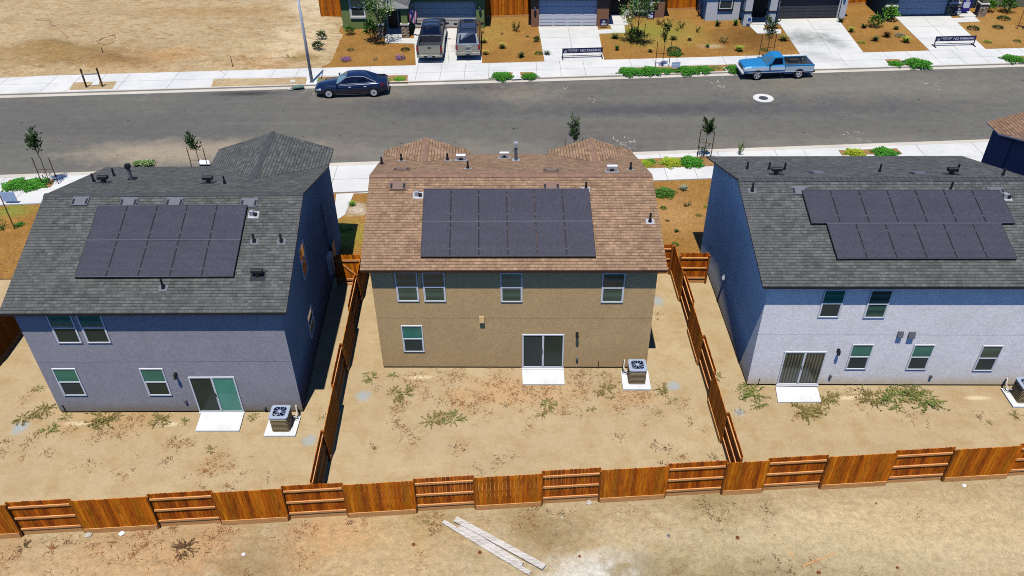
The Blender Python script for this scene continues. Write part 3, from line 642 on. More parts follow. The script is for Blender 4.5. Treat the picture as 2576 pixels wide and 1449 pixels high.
# ------------------------------------------------------------------ fences
def fence(name, P0, P1, posts, label, first='front', h=1.80, group=None, kick_front=True, cam=-1, alt=True):
    """board fence from P0 to P1 on the ground; posts are distances along it; panels alternate:
    'front' shows its boards to the near side, 'rear' shows its rails"""
    P0, P1 = Vector((P0[0], P0[1], 0)), Vector((P1[0], P1[1], 0)); z0 = P0.z
    d = (P1 - P0); yaw = math.degrees(math.atan2(d.y, d.x)); F = Fr(P0, yaw)
    root = thing(name, P0, label, 'fence', group)
    for s in posts:
        b = MB(); b.box(F, s - .045, s + .045, -.045, .045, -.1, h - .1); b.build('post', M['post'], root)
    side = first
    for s0, s1 in zip(posts[:-1], posts[1:]):
        b = MB(); n = max(2, round((s1 - s0) / .142)); w = (s1 - s0) / n
        hh = h + random.uniform(-.015, .015)
        sg = cam if side == 'front' else -cam          # which side the boards are nailed on
        y0, y1 = (.047, .065) if sg > 0 else (-.065, -.047)
        zb = .26
        for i in range(n):
            a0, a1 = s0 + i * w + .003, s0 + (i + 1) * w - .003; c = .032; t = hh + random.uniform(-.012, .012); j = random.uniform(-.003, .003)
            if i == n - 1 and side == 'front': a1 += .02
            pts = [(a0, zb), (a1, zb), (a1, t - c), (a1 - c * .5, t - c * .25), (a1 - c, t), (a0 + c, t), (a0 + c * .5, t - c * .25), (a0, t - c)]
            b.prism([F.P(a, y0 + j, z) for a, z in pts], F.v * (y1 - y0))
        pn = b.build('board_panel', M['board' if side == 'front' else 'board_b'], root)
        ry0, ry1 = (y0 - .042, y0 - .002) if sg > 0 else (y1 + .002, y1 + .042)
        for zr in (.32, .92, 1.52):
            r = MB(); o = random.uniform(-.01, .01); r.box(F, s0 + .05, s1 - .05, ry0, ry1, zr - .045 + o, zr + .045 + o); r.build('rail', M['rail'], pn)
        k = MB(); ky0, ky1 = (y0 - .012, y1 + .022) if sg > 0 else (y0 - .022, y1 + .012)
        k.box(F, s0 + .01, s1 - .01, ky0, ky1, .0, .26 - .004); k.build('kickboard', M['kick'], pn)
        if alt: side = 'rear' if side == 'front' else 'front'
    return F
def make_fences():
    xs = [(-20, 1368), (55, 1352), (215, 1343), (400, 1331), (560, 1321), (727, 1310), (878, 1300), (1048, 1290), (1197, 1281), (1362, 1272), (1507, 1263), (1670, 1253), (1815, 1245), (1915, 1240), (2062, 1230), (2225, 1219), (2370, 1211), (2530, 1203)]
    pts = [G(*q) for q in xs]; a, b = Vector((-18.44, 18.07, 0)), Vector((18.63, 20.23, 0)); d = (b - a).normalized()
    s = [(q - a).dot(d) for q in pts]; s = [s[1] - 2.3 * k for k in (4, 3, 2, 1)] + s[1:] + [s[-1] + 2.3, s[-1] + 4.6, s[-1] + 6.9]
    s0 = s[0]; P0 = a + d * s0; posts = [q - s0 for q in s]; off = Vector((-d.y, d.x, 0)) * .07
    k0 = 4  # panel between posts 4 and 5 (215) is 'rear' in the photo: indices count from the left
    first = 'rear'
    fence('wooden_fence', P0 + off, P0 + off + d * posts[-1], posts, 'long stained wooden fence along the back of all three yards', first)
    def run(name, x0, y0, x1, y1, n, label, first, cam):
        A, B = Vector((x0, y0, 0)), Vector((x1, y1, 0)); L = (B - A).length
        return fence(name, A, B, [L * i / n for i in range(n + 1)], label, first, group='side fences between the yards', cam=cam)
    run('wooden_fence', -7.19, 19.0, -7.45, 34.0, 6, 'side fence between the grey house yard and the taupe house yard', 'rear', -1)
    run('wooden_fence', 8.26, 19.9, 8.13, 33.6, 6, 'side fence between the taupe house yard and the white house yard', 'rear', 1)
    run('wooden_fence', -23.0, 18.1, -23.0, 34.0, 7, 'fence at the left edge, left of the grey house', 'front', -1)
    # short pieces that close the side yards
    fence('wooden_fence', (5.95, 33.55), (8.07, 33.55), [.05, 2.05], 'short fence piece closing the side yard right of the taupe house', 'rear', 1.8, 'side yard closures')
    fence('wooden_fence', (8.22, 32.78), (9.92, 32.74), [.05, 1.45], 'short fence piece joining the left wall of the white house', 'rear', 1.8, 'side yard closures')
    fence('wooden_fence', (-22.9, 33.2), (-19.2, 33.1), [.05, 1.9, 3.6], 'fence piece in front of the left wall of the grey house', 'rear', 1.8, 'side yard closures')
    # gate with a diagonal brace
    F = Fr((-8.68, 33.0, 0), 0); t = thing('wooden_gate', F.P(.7, 0, 0), 'wooden gate with a diagonal brace between the grey house and the side fence', 'gate')
    b = MB()
    for i in range(9):
        a0 = .02 + i * .135; b.prism([F.P(x, .04, z) for x, z in ((a0, .12), (a0 + .13, .12), (a0 + .13, 1.74), (a0 + .10, 1.78), (a0 + .03, 1.78), (a0, 1.74))], (0, .018, 0))
    b.build('board_panel', M['board'], t)
    for z in (.30, 1.45):
        r = MB(); r.box(F, .02, 1.22, 0, .038, z - .05, z + .05); r.build('rail', M['rail'], t)
    r = MB(); r.prism([F.P(.1, .002, 1.40), F.P(.2, .002, 1.40), F.P(1.15, .002, .36), F.P(1.05, .002, .36)], (0, .034, 0)); r.build('brace', M['rail'], t)
    k = MB(); k.box(F, .0, 1.24, -.05, .03, .0, .11); k.build('kickboard', M['kick'], t)
    for x in (-.03, 1.27):
        k = MB(); k.box(F, x - .045, x + .045, -.05, .045, -.1, 1.7); k.build('post', M['post'], t)
# ------------------------------------------------------------------ ground, street, pavements
def near_edge(x): return 46.25 + .05 * x
def far_edge(x): return 57.9 + .0455 * x
def near_back(x): return 42.45 + .0495 * x
def far_back(x): return 61.45 + .042 * x
def strip(name, xs, lo, hi, z, mat, thick=0.0, kind='structure', sub=None):
    b = MB()
    for x0, x1 in zip(xs[:-1], xs[1:]):
        a = [Vector((x0, lo(x0), z)), Vector((x1, lo(x1), z)), Vector((x1, hi(x1), z)), Vector((x0, hi(x0), z))]
        b.face(a)
        if thick:
            for p, q in ((a[0], a[1]), (a[2], a[3])): b.face([p - Vector((0, 0, thick)), q - Vector((0, 0, thick)), q, p])
    return tag(b.build(name, mat, loc=(0, 0, 0), fix=False), kind=kind)
def sheet(name, pts, z, mat, jitter=0.0, kind='structure', label=None, cat=None, group=None, thick=0.0, wl=False):
    P = [Vector((p[0], p[1], z)) for p in pts]
    if jitter:
        Q = []
        for a, b in zip(P, P[1:] + P[:1]):
            n = max(1, int((b - a).length / .5))
            for k in range(n): Q.append(a.lerp(b, k / n) + Vector((random.uniform(-1, 1), random.uniform(-1, 1), 0)) * jitter)
        P = Q
    b = MB()
    if thick: b.prism([p - Vector((0, 0, thick)) for p in P], (0, 0, thick))
    else: b.face(P)
    o = b.build(name, mat, loc=(0, 0, 0) if wl else None, fix=bool(thick)); return tag(o, label, cat, group, kind)
def gp(pxs, z=0.0): return [G(x, y, z) for x, y in pxs]
from mathutils import noise
def lot_z(x, yy):
    e = min(1, max(0, (yy - far_back(x)) / 1.2)); amp = 1.0 - .7 * min(1, max(0, (yy - far_back(x) - 5) / 6)); left = min(1, max(0, (-24 - x) / 10))
    z = .115 + e * amp * ((.45 + .5 * left) * max(0, noise.noise((x * .22, yy * .36, 3)) + .2) + .26 * noise.noise((x * .6, yy * .8, 8)) + .15 * noise.noise((x * 1.7, yy * 1.9, 1)) + .075 * noise.noise((x * 4, yy * 4, 5)))
    z += e * .05; edge = min(1, max(0, (-14.0 - x) / 1.5))
    return .09 + (z - .09) * edge if x > -16 else z
def fence_y(x): return 19.15 + .0583 * x
def fore_z(x, y):
    d = fence_y(x) - .22 - y; e = min(1, max(0, d / .5))
    tr = math.sin((y - 14.2 + .25 * math.sin(x * .2)) * 2.2); tracks = .02 * max(0, tr) * min(1, max(0, (x + 2) / 6))
    return .006 + e * max(0, .022 + .05 * max(0, noise.noise((x * .5, y * .8, 2))) + .028 * noise.noise((x * 1.6, y * 2.0, 6)) + .020 * noise.noise((x * 4.3, y * 4.6, 9)) + .012 * noise.noise((x * 9, y * 9, 4)) + tracks) * 1.5
def soil_z(x, y):
    if y < fence_y(x) - .2: return fore_z(x, y)
    return lot_z(x, y) if y > 60 and x < -14 else 0.0
def make_ground():
    def at(x, y): p = G(x, y); return (p.x, p.y)
    L = lambda zx, zy: (zx * .3335, 966 + zy * .3335)
    Mi = lambda zx, zy: (859 + zx * .3335, 966 + zy * .3335)
    Rr = lambda zx, zy: (1717 + zx * .3335, 966 + zy * .3335)
    red, pale, dark, white = (178, 140, 98), (196, 176, 138), (134, 116, 78), (226, 222, 208)
    stains = []
    for fn, zx, zy, r, sx, sy, c, s in [(L, 1050, 1260, 2.0, 1.3, .9, red, .6), (L, 1620, 1200, 1.3, 1, 1.2, red, .6), (L, 2300, 1170, 1.2, 1.2, 1, red, .5), (L, 2290, 1340, .9, 1.2, .8, red, .5), (L, 700, 1400, 2.4, 1.6, .6, (188, 154, 112), .5),
            (L, 1900, 1390, 1.3, 1, .8, (140, 114, 74), .6), (L, 30, 1300, .9, .8, 1.6, red, .5), (L, 1360, 1330, 1.0, 1, 1, red, .45), (Mi, 660, 1050, 1.1, 1.2, .9, (140, 116, 72), .5), (Mi, 1620, 1150, 1.3, 1.2, .7, (130, 108, 72), .55), (Mi, 1390, 1040, .9, 1, .9, (140, 116, 72), .5),
            (Mi, 300, 1250, 2.6, 1.2, .9, (190, 160, 114), .5), (Mi, 2080, 1420, 2.0, 1.2, .45, white, .95), (Mi, 1200, 1400, 1.4, 1.2, .6, (186, 168, 130), .4),
            (Mi, 2560, 1400, 2.0, 1.5, .4, dark, .8), (Rr, 450, 1370, 3.0, 2.0, .35, dark, .75), (Rr, 780, 1360, 1.3, 1.5, .5, (110, 84, 56), .8), (Rr, 1250, 1360, 2.2, 1.8, .4, dark, .6), (Rr, 250, 960, 1.5, .9, 1.2, (140, 122, 82), .6), (Rr, 640, 960, .6, .9, 1.2, (130, 112, 76), .6), (Rr, 2300, 1120, 3, 2, .25, (164, 136, 92), .5), (Rr, 1500, 1200, 5, 2, .35, (198, 180, 142), .55),
            (Rr, 1900, 1000, 3, 1.8, .5, (190, 166, 124), .5), (Mi, 1450, 60, 1.5, 1.5, .7, (184, 146, 104), .5), (Mi, 1100, 60, 1.1, 1.4, .8, (180, 142, 100), .5), (Mi, 890, 120, .6, .9, 1.2, (178, 142, 100), .4), (Mi, 2200, 110, .9, 1.4, .5, (180, 142, 98), .45),
            (L, 850, 260, 1.6, 2, .6, (168, 132, 84), .4), (Rr, 950, 170, 1.0, 1.3, 1, (150, 130, 84), .4), (L, 1600, 600, .6, 1, 1.2, (160, 126, 80), .35),
            (L, 2580, 1120, 1.3, 1.2, .8, (190, 146, 100), .5)]:
        stains.append((at(*fn(zx, zy)), r, sx, sy, c, s, .8, 1.6, 0))
    def gravel(px, py, r): stains.append((at(px, py), r, 1, 1, (150, 160, 162), .8, .7, 4, 0))
    gravel(913, 996, .34); gravel(1694, 972, .30); gravel(51, 1075, .36); gravel(778, 1108, .3); gravel(1652, 757, .4); gravel(1860, 1037, .22)
    for px, py, r in ((580 * .3335, 1066, .35), (1270 * .3335, 1067, .33), (1056, 949, .36), (2138, 1001, .35), (2460, 1001, .35)): stains.append((at(px, py), r, 1.6, .4, (214, 196, 160), .7, .2, 2, 0))
    m = sand_material('sandy_soil', True, stains, True)
    b = MB(); S = 900; b.face([(-S, -S, 0), (S, -S, 0), (S, S, 0), (-S, S, 0)])
    tag(b.build('ground', m, loc=(0, 0, 0), fix=False), kind='structure')
    xs = [-160 + 10 * i for i in range(33)]
    strip('road', xs, near_edge, far_edge, .006, road_material())
    strip('gutter', xs, lambda x: near_edge(x) - .48, lambda x: near_edge(x) + .03, .018, M['gutter'], .02)
    strip('gutter', xs, lambda x: far_edge(x) - .03, lambda x: far_edge(x) + .48, .018, M['gutter'], .02)
    # pavement slabs and kerbs
    drip = lambda px, py: (lambda p: (p.x, p.y))(G(px, py, .12))
    dstain = [(drip(2020, 96), 1.7, 1.2, 1, (110, 112, 106), .7, .5), (drip(2095, 104), 1.3, .7, 1.5, (116, 118, 112), .6, .3), (drip(2060, 140), 1.8, .5, 1.2, (160, 160, 154), .6, .6), (drip(1150, 120), .5, 1, 2, (150, 150, 146), .6, 0)]
    M['conc_d'] = concrete_material('driveway_concrete', stains=dstain)
    strip('pavement', xs, lambda x: far_edge(x) + .48, far_back, .12, M['conc_d'], .14)
    strip('pavement', xs, near_back, lambda x: near_edge(x) - .48, .12, M['conc'], .14)
    strip('kerb', xs, lambda x: far_edge(x) + .40, lambda x: far_edge(x) + .56, .126, M['gutter'], .14)
    strip('kerb', xs, lambda x: near_edge(x) - .56, lambda x: near_edge(x) - .40, .126, M['gutter'], .14)
    j = MB()
    k = -40
    while k < 44:
        for e0, e1 in ((far_edge(k) + .56, far_back(k) - .01), (near_back(k) + .01, near_edge(k) - .56)): j.box(WORLD, k - .012, k + .012, e0, e1, .10, .1235)
        k += 1.83 if random.random() < .7 else 3.66
    for x0, x1 in zip(xs[:-1], xs[1:]):
        for f in (lambda x: far_back(x) - 1.55, lambda x: near_back(x) + 1.5):
            j.hexa([(x0, f(x0), .1), (x1, f(x1), .1), (x1, f(x1) + .02, .1), (x0, f(x0) + .02, .1), (x0, f(x0), .1232), (x1, f(x1), .1232), (x1, f(x1) + .02, .1232), (x0, f(x0) + .02, .1232)])
    tag(j.build('pavement_joints', M['joint'], loc=(0, 0, 0)), kind='structure')
    # front yards
    gr = []
    def pg(px, py, r, sx, sy, c, s, z=.1): p = G(px, py, z); gr.append(((p.x, p.y), r, sx, sy, c, s))
    pg(1645, 82, 3.4, 1.2, 1.0, (126, 126, 52), .8); pg(1700, 100, 2.4, 1.5, .6, (150, 118, 60), .5); pg(1885, 95, 2.6, 1.2, 1.3, (96, 66, 32), .75); pg(1235, 80, 2.4, 1, 1.6, (150, 128, 62), .5); pg(860, 118, 2, 1.2, .6, (128, 94, 46), .5)
    pg(1790, 116, .8, 1.4, .6, (176, 164, 132), .6); pg(2330, 92, .6, 1.4, .6, (176, 164, 132), .5); pg(870, 585, 1.2, 1, 1.1, (128, 142, 48), .8); pg(885, 560, 1.6, 1.2, .6, (156, 122, 66), .5); pg(900, 524, .7, 1, 1, (186, 178, 160), .8); pg(1685, 492, 1.6, 1.2, .8, (150, 112, 66), .4)
    pg(28, 530, 1.0, 1.3, .8, (112, 132, 54), .7); pg(1690, 540, 2, 1, 1, (176, 138, 92), .5); pg(2310, 60, 3, 1, 1, (166, 134, 78), .5); pg(2480, 80, 4, 1.2, 1, (164, 132, 78), .5)
    mm = mulch_material('bark_mulch', gr)
    sheet('mulch_bed', [(-15.0, far_back(-15) + .0), (60, far_back(60)), (60, 92), (-13.6, 92), (-13.9, 74), (-14.6, 68), (-15.2, 63.5)], .10, mm, .10, wl=True)
    sheet('mulch_bed', [(-60, 33.9), (60, 33.4), (60, near_back(60)), (-60, near_back(-60))], .05, mm, wl=True)
    # far driveways and house paths
    for q in ([(1046, 164), (1213, 160), (1205, 71), (1040, 72)], [(1370, 156), (1520, 151.5), (1503, 66), (1354, 67)], [(2013, 137), (2169, 129), (2107, 46), (1953, 48)], [(2334, 123), (2474, 119), (2388, 38), (2249, 40)]):
        P = gp(q, .12); dv = (P[0] - P[1]).normalized(); P[0] = Vector((P[0].x, far_back(P[0].x) + .0, 0)); P[1] = Vector((P[1].x, far_back(P[1].x), 0))
        sheet('driveway', P, .128, M['conc_d'], thick=.1, wl=True)
        a, b_ = (P[0] + P[1]) / 2, (P[2] + P[3]) / 2; w = Vector((.012, 0, 0))
        sheet('driveway_joint', [a - w, a + w, b_ + w, b_ - w], .1322, M['joint'])
        for f in (.33, .66):
            a, b_ = P[0].lerp(P[3], f), P[1].lerp(P[2], f); w = Vector((0, .01, 0)); sheet('driveway_joint', [a - w, b_ - w, b_ + w, a + w], .1322, M['joint'])
    for q in ([(969, 108), (1046, 109.5), (1046, 97), (1001, 95), (1001, 83), (970, 83)], [(1504, 85), (1573, 82), (1570, 58), (1533, 60), (1539, 73), (1503, 75)], [(1905, 84), (1965, 84), (1965, 74), (1924, 72), (1920, 58), (1880, 60)], [(2393, 57), (2466, 54), (2444, 35), (2415, 36), (2428, 44), (2384, 46)]):
        sheet('house_path', gp(q, .12), .124, M['conc'], thick=.08)
    # near driveway of the grey house
    sheet('driveway', gp([(846, 488), (927, 484), (924, 486), (890, 487), (868, 540), (838, 560)], .06), .075, M['conc'], thick=.05)
    sheet('driveway', [(-18, 33.9 + 4.0), (-14.6, 37.9), (-14.6, near_back(-14.6) + .2), (-18, near_back(-18) + .2)], .075, M['conc'], thick=.05)
    # planting strips beside the kerbs
    soil = plain('planting_strip_soil', (140, 108, 70), .95, .1, var=.2, scale=3, fine=.3, fscale=20)
    sandp = sand_material('strip_sand', True, [])
    for q, mt in (([(174, 226.5), (283, 223.5), (294, 204.5), (186, 207.5)], sandp), ([(530, 219), (777, 212), (770, 194), (538, 199)], sandp), ([(800, 211), (1026, 207), (1026, 189), (800, 193)], soil),
               ([(1253, 199), (1340, 196.5), (1340, 181), (1242, 183)], soil), ([(1572, 187), (1868, 180), (1868, 161), (1562, 171)], soil), ([(2240, 166), (2340, 163), (2312, 147), (2225, 150)], soil), ([(2545, 156), (2700, 151), (2690, 137), (2524, 142)], soil)):
        sheet('planting_strip', gp(q, .12), .1245, mt, .03, wl=True)
    for q in ([(1287, 200), (1313, 199), (1307, 181), (1290, 181)], [(2273, 160), (2290, 159), (2276, 148), (2262, 149)]):
        sheet('pavement_step', gp(q, .12), .1275, M['conc'])
    for q in ([(5, 476), (128, 471), (140, 451), (24, 453)], [(1610, 424), (1798, 418), (1798, 392), (1600, 400)], [(2118, 391), (2270, 387), (2256, 373), (2110, 378)], [(330, 462), (520, 455), (515, 430), (330, 438)]):
        sheet('planting_strip', gp(q, .12), .1245, soil, .03, wl=True)
    # the empty lot beyond the pavement: low mounds of bulldozed sand
    ls = sand_material('graded_sand', True, [((-30, 62.5), 3.2, 1.4, .8, (160, 124, 82), .55, .9, .9, 0), ((-26.5, 63.5), 1.6, 1.5, .7, (172, 128, 80), .5, .9, 1.2, 0), ((-19, 62), 2.2, 1.6, .7, (174, 130, 84), .45, .9, 1, 0), ((-36, 64), 4.5, 1.3, .6, (138, 110, 66), .8, .9, .7, 0), ((-17, 66), 3, 1, 1.5, (206, 186, 150), .6, .9, .7, 0), ((-31, 62.2), 2.0, 1.5, .5, (130, 100, 60), .7, .9, 1.4, 0), ((-16.2, 62.6), 1.2, 1.3, .8, (134, 108, 58), .7, .9, 1.4, 0), ((-25, 74), 6, 1.6, .25, (156, 126, 80), .6, .9, .8, 0), ((-18, 72), 3, 1.6, .4, (158, 128, 84), .5, .9, .9, 0), ((-17, 77), 4, 1, 2, (210, 194, 164), .5, .9, .7, 0), ((-20, 82), 8, 1.6, .5, (162, 132, 84), .4, .9, .5, 0)], False, True)
    b = MB(); rows = []
    X0, X1, Y0, Y1, nx, ny = -75, -13.6, 59.5, 100, 190, 130
    for k in range(ny + 1):
        y = Y0 + (Y1 - Y0) * k / ny; row = []
        for i in range(nx + 1):
            x = X0 + (X1 - X0) * i / nx; yy = y + (far_back(x) - far_back(-40)) * max(0, 1 - (y - Y0) / 12)
            z = lot_z(x, yy)
            row.append((x, yy, z))
        rows.append(row)
    b.grid(rows); tag(b.build('empty_lot', ls, loc=(0, 0, 0), smooth=True, fix=False), kind='structure')
    b = MB(); rows = []; nx, ny = 640, 130       # churned soil outside the back fence
    for k in range(ny + 1):
        row = []
        for i in range(nx + 1):
            x = -25 + 50 * i / nx; y1 = fence_y(x) - .22; y = 8.5 + (y1 - 8.5) * k / ny; row.append((x, y, fore_z(x, y)))
        rows.append(row)
    b.grid(rows); tag(b.build('bare_soil', m, loc=(0, 0, 0), smooth=True, fix=False), kind='structure')
    # pale survey paint on the asphalt
    b = MB(); rnd = random.Random(3)
    for (px, py, n, r) in ((1565, 356, 10, .55), (1585, 366, 7, .5), (1800, 206, 12, .75), (2345, 217, 9, .6), (2155, 346, 9, .7), (2150, 376, 4, .5), (1425, 222, 3, .2), (1480, 255, 3, .8), (395, 230, 7, .5), (775, 226, 5, .6), (2045, 378, 3, .5)):
        for k in range(n):
            c = G(px, py) + Vector((rnd.uniform(-r, r), rnd.uniform(-r, r) * 1.3, 0)); a = rnd.uniform(0, 3.1); l = rnd.uniform(.05, .22); w = rnd.uniform(.012, .022)
            d = Vector((math.cos(a), math.sin(a), 0)); q = Vector((-d.y, d.x, 0)); c.z = .0105 + .00008 * k
            b.face([c - d * l - q * w, c + d * l - q * w * .6, c + d * l * .9 + q * w, c - d * l + q * w])
    tag(b.build('road_paint', plain('worn_white_paint', (188, 182, 172), .9, .1, var=.2, fine=.3), loc=(0, 0, .0), fix=False), kind='structure')
    # manhole
    p = G(1920, 247); t = thing('manhole', (p.x, p.y, 0), 'manhole with a pale concrete collar in the road below the blue pickup', 'manhole')
    b = MB(); N = 40; ra, rb = .72, .33
    b.grid([[(p.x + r_ * math.cos(2 * math.pi * k / N), p.y + r_ * math.sin(2 * math.pi * k / N), z) for k in range(N + 1)] for r_, z in ((ra, .004), (ra, .016), (rb, .016), (rb, .004))]); b.build('collar', M['conc'], t)
    b = MB(); b.grid([[(p.x + r_ * math.cos(2 * math.pi * k / N), p.y + r_ * math.sin(2 * math.pi * k / N), z) for k in range(N + 1)] for r_, z in ((rb - .005, .004), (rb - .005, .020), (rb * .86, .020), (rb * .84, .016), (rb * .05, .016))])
    for k in range(5): b.box(WORLD, p.x - .2, p.x + .2, p.y - .2 + .09 * k, p.y - .17 + .09 * k, .012, .0195)
    b.build('cover', plain('cast_iron', (74, 74, 84), .6, .4, .3, var=.2, fine=.2), t)
# ------------------------------------------------------------------ plants
def leaf(b, p, d, l, w, mi=0):
    d = d.normalized(); s = d.cross(Vector((random.uniform(-1, 1), random.uniform(-1, 1), random.uniform(.2, 1)))).normalized()
    b.face([p - s * w * .3, p + d * l * .5 - s * w, p + d * l, p + d * l * .5 + s * w], mi)
def rv(a=1.0): return Vector((random.gauss(0, a), random.gauss(0, a), random.gauss(0, a)))
def shrub_mesh(kind):
    b = MB(); rnd = random
    if kind == 'bush':
        for k in range(9): b.tube([(0, 0, -.05), (rnd.uniform(-.25, .25), rnd.uniform(-.25, .25), .35)], .012, 4, 1)
        for k in range(430):
            a = rnd.uniform(0, 6.28); el = math.asin(rnd.uniform(-.25, 1)); rr = (.36 + .12 * math.sin(a * 3 + el * 5)) * rnd.uniform(.55, 1.08)
            d = Vector((math.cos(a) * math.cos(el), math.sin(a) * math.cos(el), math.sin(el))); leaf(b, Vector((0, 0, .36)) + d * rr, d + rv(.5), rnd.uniform(.09, .16), .035)
    elif kind == 'sparse':
        for k in range(12):
            a = rnd.uniform(0, 6.28); d = Vector((math.cos(a) * .5, math.sin(a) * .5, rnd.uniform(.5, 1.1))); b.tube([(0, 0, -.05), d * .35, d * .7], [.014, .01, .004], 4, 1)
            for j in range(15): leaf(b, d * rnd.uniform(.2, .75), d + rv(.7), rnd.uniform(.07, .14), .028)
    elif kind == 'grass':
        for k in range(170):
            a = rnd.uniform(0, 6.28); t = rnd.uniform(.1, .75); l = rnd.uniform(.4, .72); d = Vector((math.cos(a) * t, math.sin(a) * t, 1)).normalized()
            p = Vector((math.cos(a), math.sin(a), 0)) * rnd.uniform(0, .1); q = p + d * l * .6; e = q + (d + Vector((math.cos(a) * .8, math.sin(a) * .8, -.5))).normalized() * l * .4
            s = d.cross(Vector((math.cos(a), math.sin(a), .1))).normalized() * .012; b.face([p - s, p + s, q + s, q - s]); b.face([q - s, q + s, e])
    elif kind == 'strap':
        for k in range(46):
            a = rnd.uniform(0, 6.28); t = rnd.uniform(.15, 1.0); l = rnd.uniform(.4, .7); d = Vector((math.cos(a) * t, math.sin(a) * t, .9)).normalized()
            q = d * l * .55; e = q + (d + Vector((0, 0, -.35))).normalized() * l * .45; s = Vector((-math.sin(a), math.cos(a), 0)) * .035
            b.face([-s * .5, s * .5, q + s, q - s]); b.face([q - s, q + s, e])
    elif kind == 'flower':
        for k in range(420):
            a = rnd.uniform(0, 6.28); r_ = .45 * math.sqrt(rnd.random()); h = rnd.uniform(.05, .28); p = Vector((math.cos(a) * r_, math.sin(a) * r_, h)); leaf(b, p, rv(1) + Vector((0, 0, .6)), rnd.uniform(.05, .10), .028)
    elif kind == 'low':
        for k in range(300):
            a = rnd.uniform(0, 6.28); r_ = math.sqrt(rnd.random()) * .45; h = .26 * (1 - (r_ / .48) ** 2) * rnd.uniform(.5, 1.1); p = Vector((math.cos(a) * r_, math.sin(a) * r_, h)); leaf(b, p, Vector((math.cos(a), math.sin(a), .5)) + rv(.5), rnd.uniform(.08, .15), .03)
    elif kind == 'mat':
        b.face([(.40 * (1 + .2 * math.sin(5 * q) + .1 * math.sin(9 * q + 1)) * math.cos(q), .40 * (1 + .2 * math.sin(5 * q) + .1 * math.sin(9 * q + 1)) * math.sin(q), .04) for q in [2 * math.pi * j / 28 for j in range(28)]])
        for k in range(1000):
            a = rnd.uniform(0, 6.28); r_ = math.sqrt(rnd.random()) * .5 * (1 + .18 * math.sin(5 * a) + .1 * math.sin(9 * a + 1)); h = .17 * max(.1, 1 - (r_ / .6) ** 2) * rnd.uniform(.4, 1.15)
            p = Vector((math.cos(a) * r_, math.sin(a) * r_, h)); leaf(b, p, Vector((math.cos(a), math.sin(a), rnd.uniform(.0, .7))) + rv(.35), rnd.uniform(.06, .13), .026)
    elif kind.startswith('weed'):
        if kind == 'weedthin':
            for k in range(16):
                a = rnd.uniform(0, 6.28); r_ = abs(rnd.gauss(0, .22)); p = Vector((math.cos(a) * r_, math.sin(a) * r_, rnd.uniform(.01, .07))); leaf(b, p, Vector((rnd.gauss(0, 1), rnd.gauss(0, 1), rnd.uniform(-.1, .6))), rnd.uniform(.07, .2), .014)
            return b
        n = rnd.randint(12, 26)
        for k in range(n):
            a = rnd.uniform(0, 6.28); l = rnd.uniform(.15, .55); p = Vector((math.cos(a), math.sin(a), 0)) * rnd.uniform(0, .16) + Vector((0, 0, .02)); up = rnd.uniform(.05, .55); bend = rnd.uniform(-.6, .6); pts = [p]
            for j in range(5):
                a += bend * .3; p = p + Vector((math.cos(a), math.sin(a), up * (1 - j * .28))).normalized() * l / 5; pts.append(p)
            b.tube(pts, [.007, .007, .006, .005, .004, .003], 3)
            for j in range(15): q = rnd.choice(pts[1:]); leaf(b, q, Vector((math.cos(a), math.sin(a), .5)) + rv(.6), rnd.uniform(.06, .13), .022)
    return b
def make_protos():
    PR = {}
    for kind, vs in (('bush', 2), ('sparse', 2), ('grass', 2), ('strap', 2), ('flower', 1), ('low', 2), ('mat', 3), ('weed', 4), ('weedthin', 3)):
        PR[kind] = [shrub_mesh(kind) for _ in range(vs)]
    return PR
CACHE = {}
def plant_mesh(kind, matk, v):
    k = (kind, matk, v)
    if k not in CACHE: CACHE[k] = PROT[kind][v].build('plant_mesh', [M[matk], M['bark']], loc=(0, 0, 0), fix=False, data_only=True)
    return CACHE[k]
def plant(kind, matk, px, py, wpx, label, z=.1, name='shrub', cat='shrub', group=None, tall=1.0):
    "plant whose foot is at photo position px, py and whose width is wpx photo units"
    p = G(px, py, z); p.z = max(p.z, soil_z(p.x, p.y)); s = FOC / (p - CAMP).dot(FWD); w = wpx / s; v = random.randrange(len(PROT[kind]))
    nat = dict(bush=.9, sparse=.95, grass=.9, strap=.95, flower=.85, low=.95, mat=1.0, weed=1.0, weedthin=.8)[kind]
    k = w / nat; o = inst(plant_mesh(kind, matk, v), name, p, random.uniform(0, 6.28), (k, k, k * tall)); return tag(o, label, cat, group)
